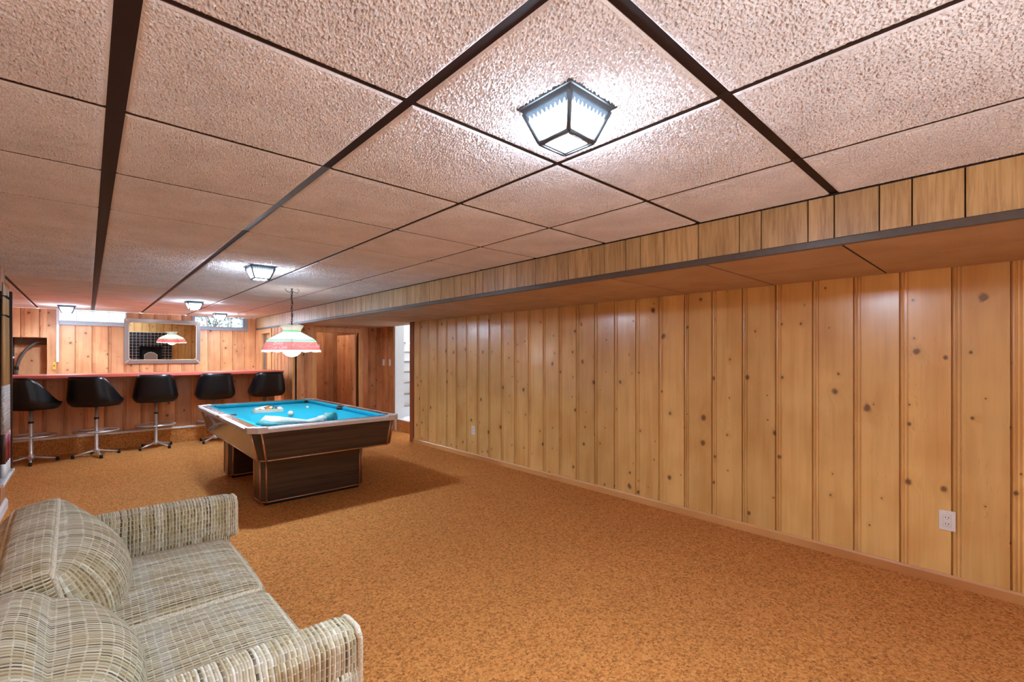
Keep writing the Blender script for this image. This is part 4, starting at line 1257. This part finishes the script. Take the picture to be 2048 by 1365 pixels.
# ------------------------------------------------------------------ sofa
SF = thing('sofa', 'two seat sofa in beige and green plaid tweed with padded arms', 'sofa', (0.0, 1.92, 0))
def pillow(nm, size, loc, rot=(0, 0, 0), r=.05, bulge=(0, 0, 0), n=18, parent=SF, mat='tweed', pipe=None, fn=None, uvrot=False, soft=.7):
    """inflated rounded box; bulge: how far each pair of faces swells; UVs in metres; sofa frame coordinates"""
    hx, hy, hz = (s/2 for s in size)
    bm = new_bm(); uvl = bm.loops.layers.uv.new('UVMap')
    cache = {}
    def shape(p):
        x, y, z = p[0]*hx, p[1]*hy, p[2]*hz
        q = Vector((max(-hx+r, min(hx-r, x)), max(-hy+r, min(hy-r, y)), max(-hz+r, min(hz-r, z))))
        d = Vector((x, y, z))-q
        if d.length > 1e-9: q = q+d.normalized()*r if d.length > 1e-9 else q
        fx = (1-p[0]**2); fy = (1-p[1]**2); fz = (1-p[2]**2)
        q.x += p[0]*bulge[0]*fy**.7*fz**soft; q.y += p[1]*bulge[1]*fx**.7*fz**.7; q.z += p[2]*bulge[2]*fx**soft*fy**.7
        if fn: q = fn(q, p)
        return q
    R3 = (Matrix.Rotation(rot[2], 3, 'Z') @ Matrix.Rotation(rot[1], 3, 'Y') @ Matrix.Rotation(rot[0], 3, 'X'))
    def vert(p):
        k = tuple(round(c, 5) for c in p)
        if k not in cache: cache[k] = bm.verts.new(R3@shape(p)+Vector(loc))
        return cache[k]
    gs = [-1+2*i/n for i in range(n+1)]
    gs = [math.copysign(abs(g)**.8, g) for g in gs]
    for ax in range(3):
        for sgn in (-1, 1):
            o = [k for k in range(3) if k != ax]
            for i in range(n):
                for j in range(n):
                    ps = []
                    for a, b in ((i, j), (i+1, j), (i+1, j+1), (i, j+1)):
                        p = [0, 0, 0]; p[ax] = sgn; p[o[0]] = gs[a]; p[o[1]] = gs[b]; ps.append(tuple(p))
                    f = bm.faces.new([vert(p) for p in ps]); f.smooth = True
                    for lp, p in zip(f.loops, ps):
                        m = (p[0]*hx, p[1]*hy, p[2]*hz)
                        # rows of the weave run front to back on seats and backs, upright on the arms
                        if uvrot: u, v = ((m[2], m[0]) if ax == 1 else (m[2], m[1]) if ax == 0 else (m[1], m[0]))
                        else: u, v = ((m[0], m[2]) if ax == 1 else (m[2], m[1]) if ax == 0 else (hz+hx-m[0], m[1]))
                        lp[uvl].uv = (u, v+loc[1]*3+loc[2])
    o_ = obj(nm, bm, M[mat], parent)
    if pipe:
        for sgn in pipe:
            ax = abs(sgn)-1; s = 1 if sgn > 0 else -1
            oth = [k for k in range(3) if k != ax]
            loop = []
            m = 14
            cs = [(-1, -1), (1, -1), (1, 1), (-1, 1)]
            for c0, c1 in zip(cs, cs[1:]+cs[:1]):
                for q in range(m):
                    f = q/m; p = [0, 0, 0]; p[ax] = s; p[oth[0]] = c0[0]+(c1[0]-c0[0])*f; p[oth[1]] = c0[1]+(c1[1]-c0[1])*f
                    c_ = shape(tuple(p)); loop.append(R3@c_+Vector(loc))
            bm = new_bm(); tube(bm, loop, .0085, 6, closed=True); obj('piping', bm, M['piping'], o_)
    return o_
# body and back frame
pillow('base', (.92, 1.44, .24), (.01, 0, .175), r=.03)
pillow('backrest', (.18, 1.50, .56), (-.375, 0, .36), (0, -.10, 0), r=.05, bulge=(.01, 0, 0))
for y in (-.735, .735):
    a = pillow('arm', (.98, .13, .50), (.03, y, .31), r=.04, bulge=(0, .006, 0), uvrot=True)
    b_ = pillow('arm_pad', (.88, .115, .20), (.11 if y > 0 else .085, y*(.995), .535), r=.032, bulge=(.005, .012, .012), uvrot=True, pipe=(1,))
for y in (-.335, .335):
    pillow('seat_cushion', (.66, .665, .17), (.175, y, .375), r=.05, bulge=(.02, .0, .035), pipe=(3,), n=22)
def slump(q, p): return q
pillow('back_cushion', (.14, .62, .42), (-.10, .335, .525), (.15, -.20, -.02), r=.03, bulge=(.155, .012, .02), pipe=(1, -1), n=24)
pillow('back_cushion', (.22, .66, .38), (-.11, -.325, .475), (0, -.22, .02), r=.105, bulge=(.12, .01, .05), n=24, soft=1.25)
for x in (-.36, .40):
    for y in (-.64, .64):
        bm = new_bm(); lathe(bm, [(.018, 0), (.026, .06)], 12, (x, y)); obj('foot', bm, M['rack_wood'], SF)

# ------------------------------------------------------------------ cue rack on the left wall
cr = thing('cue_rack', 'dark wooden cue rack on the wall at the left edge with metal ledge', 'rack', (WL+.004, 5.15, 0.40))
bm = new_bm(); box(bm, .0, .018, -.34, .30, 0.02, 1.50, .003); obj('back_board', bm, M['rack_wood'], cr)
bm = new_bm(); box(bm, .018, .085, .255, .275, .03, 1.44, .003); obj('side_board', bm, M['rack_wood'], cr)
bm = new_bm(); box(bm, .0, .095, -.34, .30, 0.0, .025, .004); obj('ledge', bm, M['aluminium'], cr, label='pale metal ledge')
bm = new_bm(); box(bm, .018, .050, -.34, .255, 1.36, 1.385, .003); box(bm, .018, .05, -.34, .255, 1.22, 1.24, .003); obj('clip_bar', bm, M['black'], cr)
cq = [('cue_stick', 'pool cue with red butt and pale wrap standing in the rack, nearest the bar', .19, 'cue_red'),
      ('cue_stick', 'dark butted pool cue second from the bar end of the rack', .10, 'rack_wood'),
      ('cue_stick', 'pool cue with red butt third from the bar end of the rack', .01, 'cue_red'),
      ('cue_stick', 'dark butted pool cue fourth from the bar end of the rack', -.08, 'rack_wood')]
for nm, lab, dy, bt in cq:
    c = thing(nm, lab, 'cue', (WL+.069, 5.15+dy, .426), 0, 'pool cues in the wall rack')
    bm = new_bm(); lathe(bm, [(.0, 0), (.0145, 0), (.0145, .10)], 12); obj('butt_cap', bm, M['white_plastic'], c)
    bm = new_bm(); lathe(bm, [(.0147, .10), (.0142, .32)], 12); obj('butt', bm, M[bt], c)
    bm = new_bm(); lathe(bm, [(.0142, .32), (.0125, .68)], 12); obj('wrap', bm, M['cue_wrap'], c)
    bm = new_bm(); lathe(bm, [(.0120, .68), (.0065, 1.43), (.006, 1.45), (.0, 1.45)], 12); obj('shaft', bm, M['cue_maple'], c)
for dy in (.19, .10, .01, -.08):
    bm = new_bm()
    for z in (1.372, 1.23): tube(bm, [(.05, dy-.014, z), (.068, dy-.018, z), (.086, dy-.008, z)], .004, 6); tube(bm, [(.05, dy+.014, z), (.068, dy+.018, z), (.086, dy+.008, z)], .004, 6)
    obj('clip', bm, M['black'], cr)

# ------------------------------------------------------------------ fireplace behind the photographer (seen in the mirror)
fp = thing('fireplace', 'black tiled fireplace with white grout on the wall opposite the bar', 'fireplace', (1.85, FRONT+.004, 0))
fw_, fh_, ow, oh = .68, 1.48, .36, .92
bm = new_bm()
box(bm, -fw_, -ow, 0.0, .14, 0, fh_); box(bm, ow, fw_, 0.0, .14, 0, fh_); box(bm, -ow, ow, 0.0, .14, oh, fh_)
obj('surround', bm, M['grout'], fp)
bm = new_bm(); ts = .113
for i in range(12):
    for j in range(13):
        x0, z0 = -fw_+i*ts, j*ts
        if -ow-.02 < x0+ts/2 < ow+.02 and z0+ts/2 < oh: continue
        box(bm, x0+.006, x0+ts-.006, .138, .148, z0+.006, z0+ts-.006)
obj('tile_facing', bm, M['tile_black'], fp, kind='stuff')
bm = new_bm(); box(bm, -ow, ow, .0, .03, 0, oh); box(bm, -ow, -ow+.02, .0, .12, 0, oh); box(bm, ow-.02, ow, .0, .12, 0, oh); obj('firebox', bm, M['soot'], fp)
bm = new_bm()
pts = [(-.20, .05), (.20, .05), (.20, .58), (.10, .66), (0, .69), (-.10, .66), (-.20, .58)]
prism(bm, pts, 'y', .04, .10); obj('stove_door', bm, M['tread'], fp)
bm = new_bm(); tube(bm, [(p[0], .105, p[1]) for p in pts], .012, 6, closed=True); obj('stove_rim', bm, M['ivory'], fp)
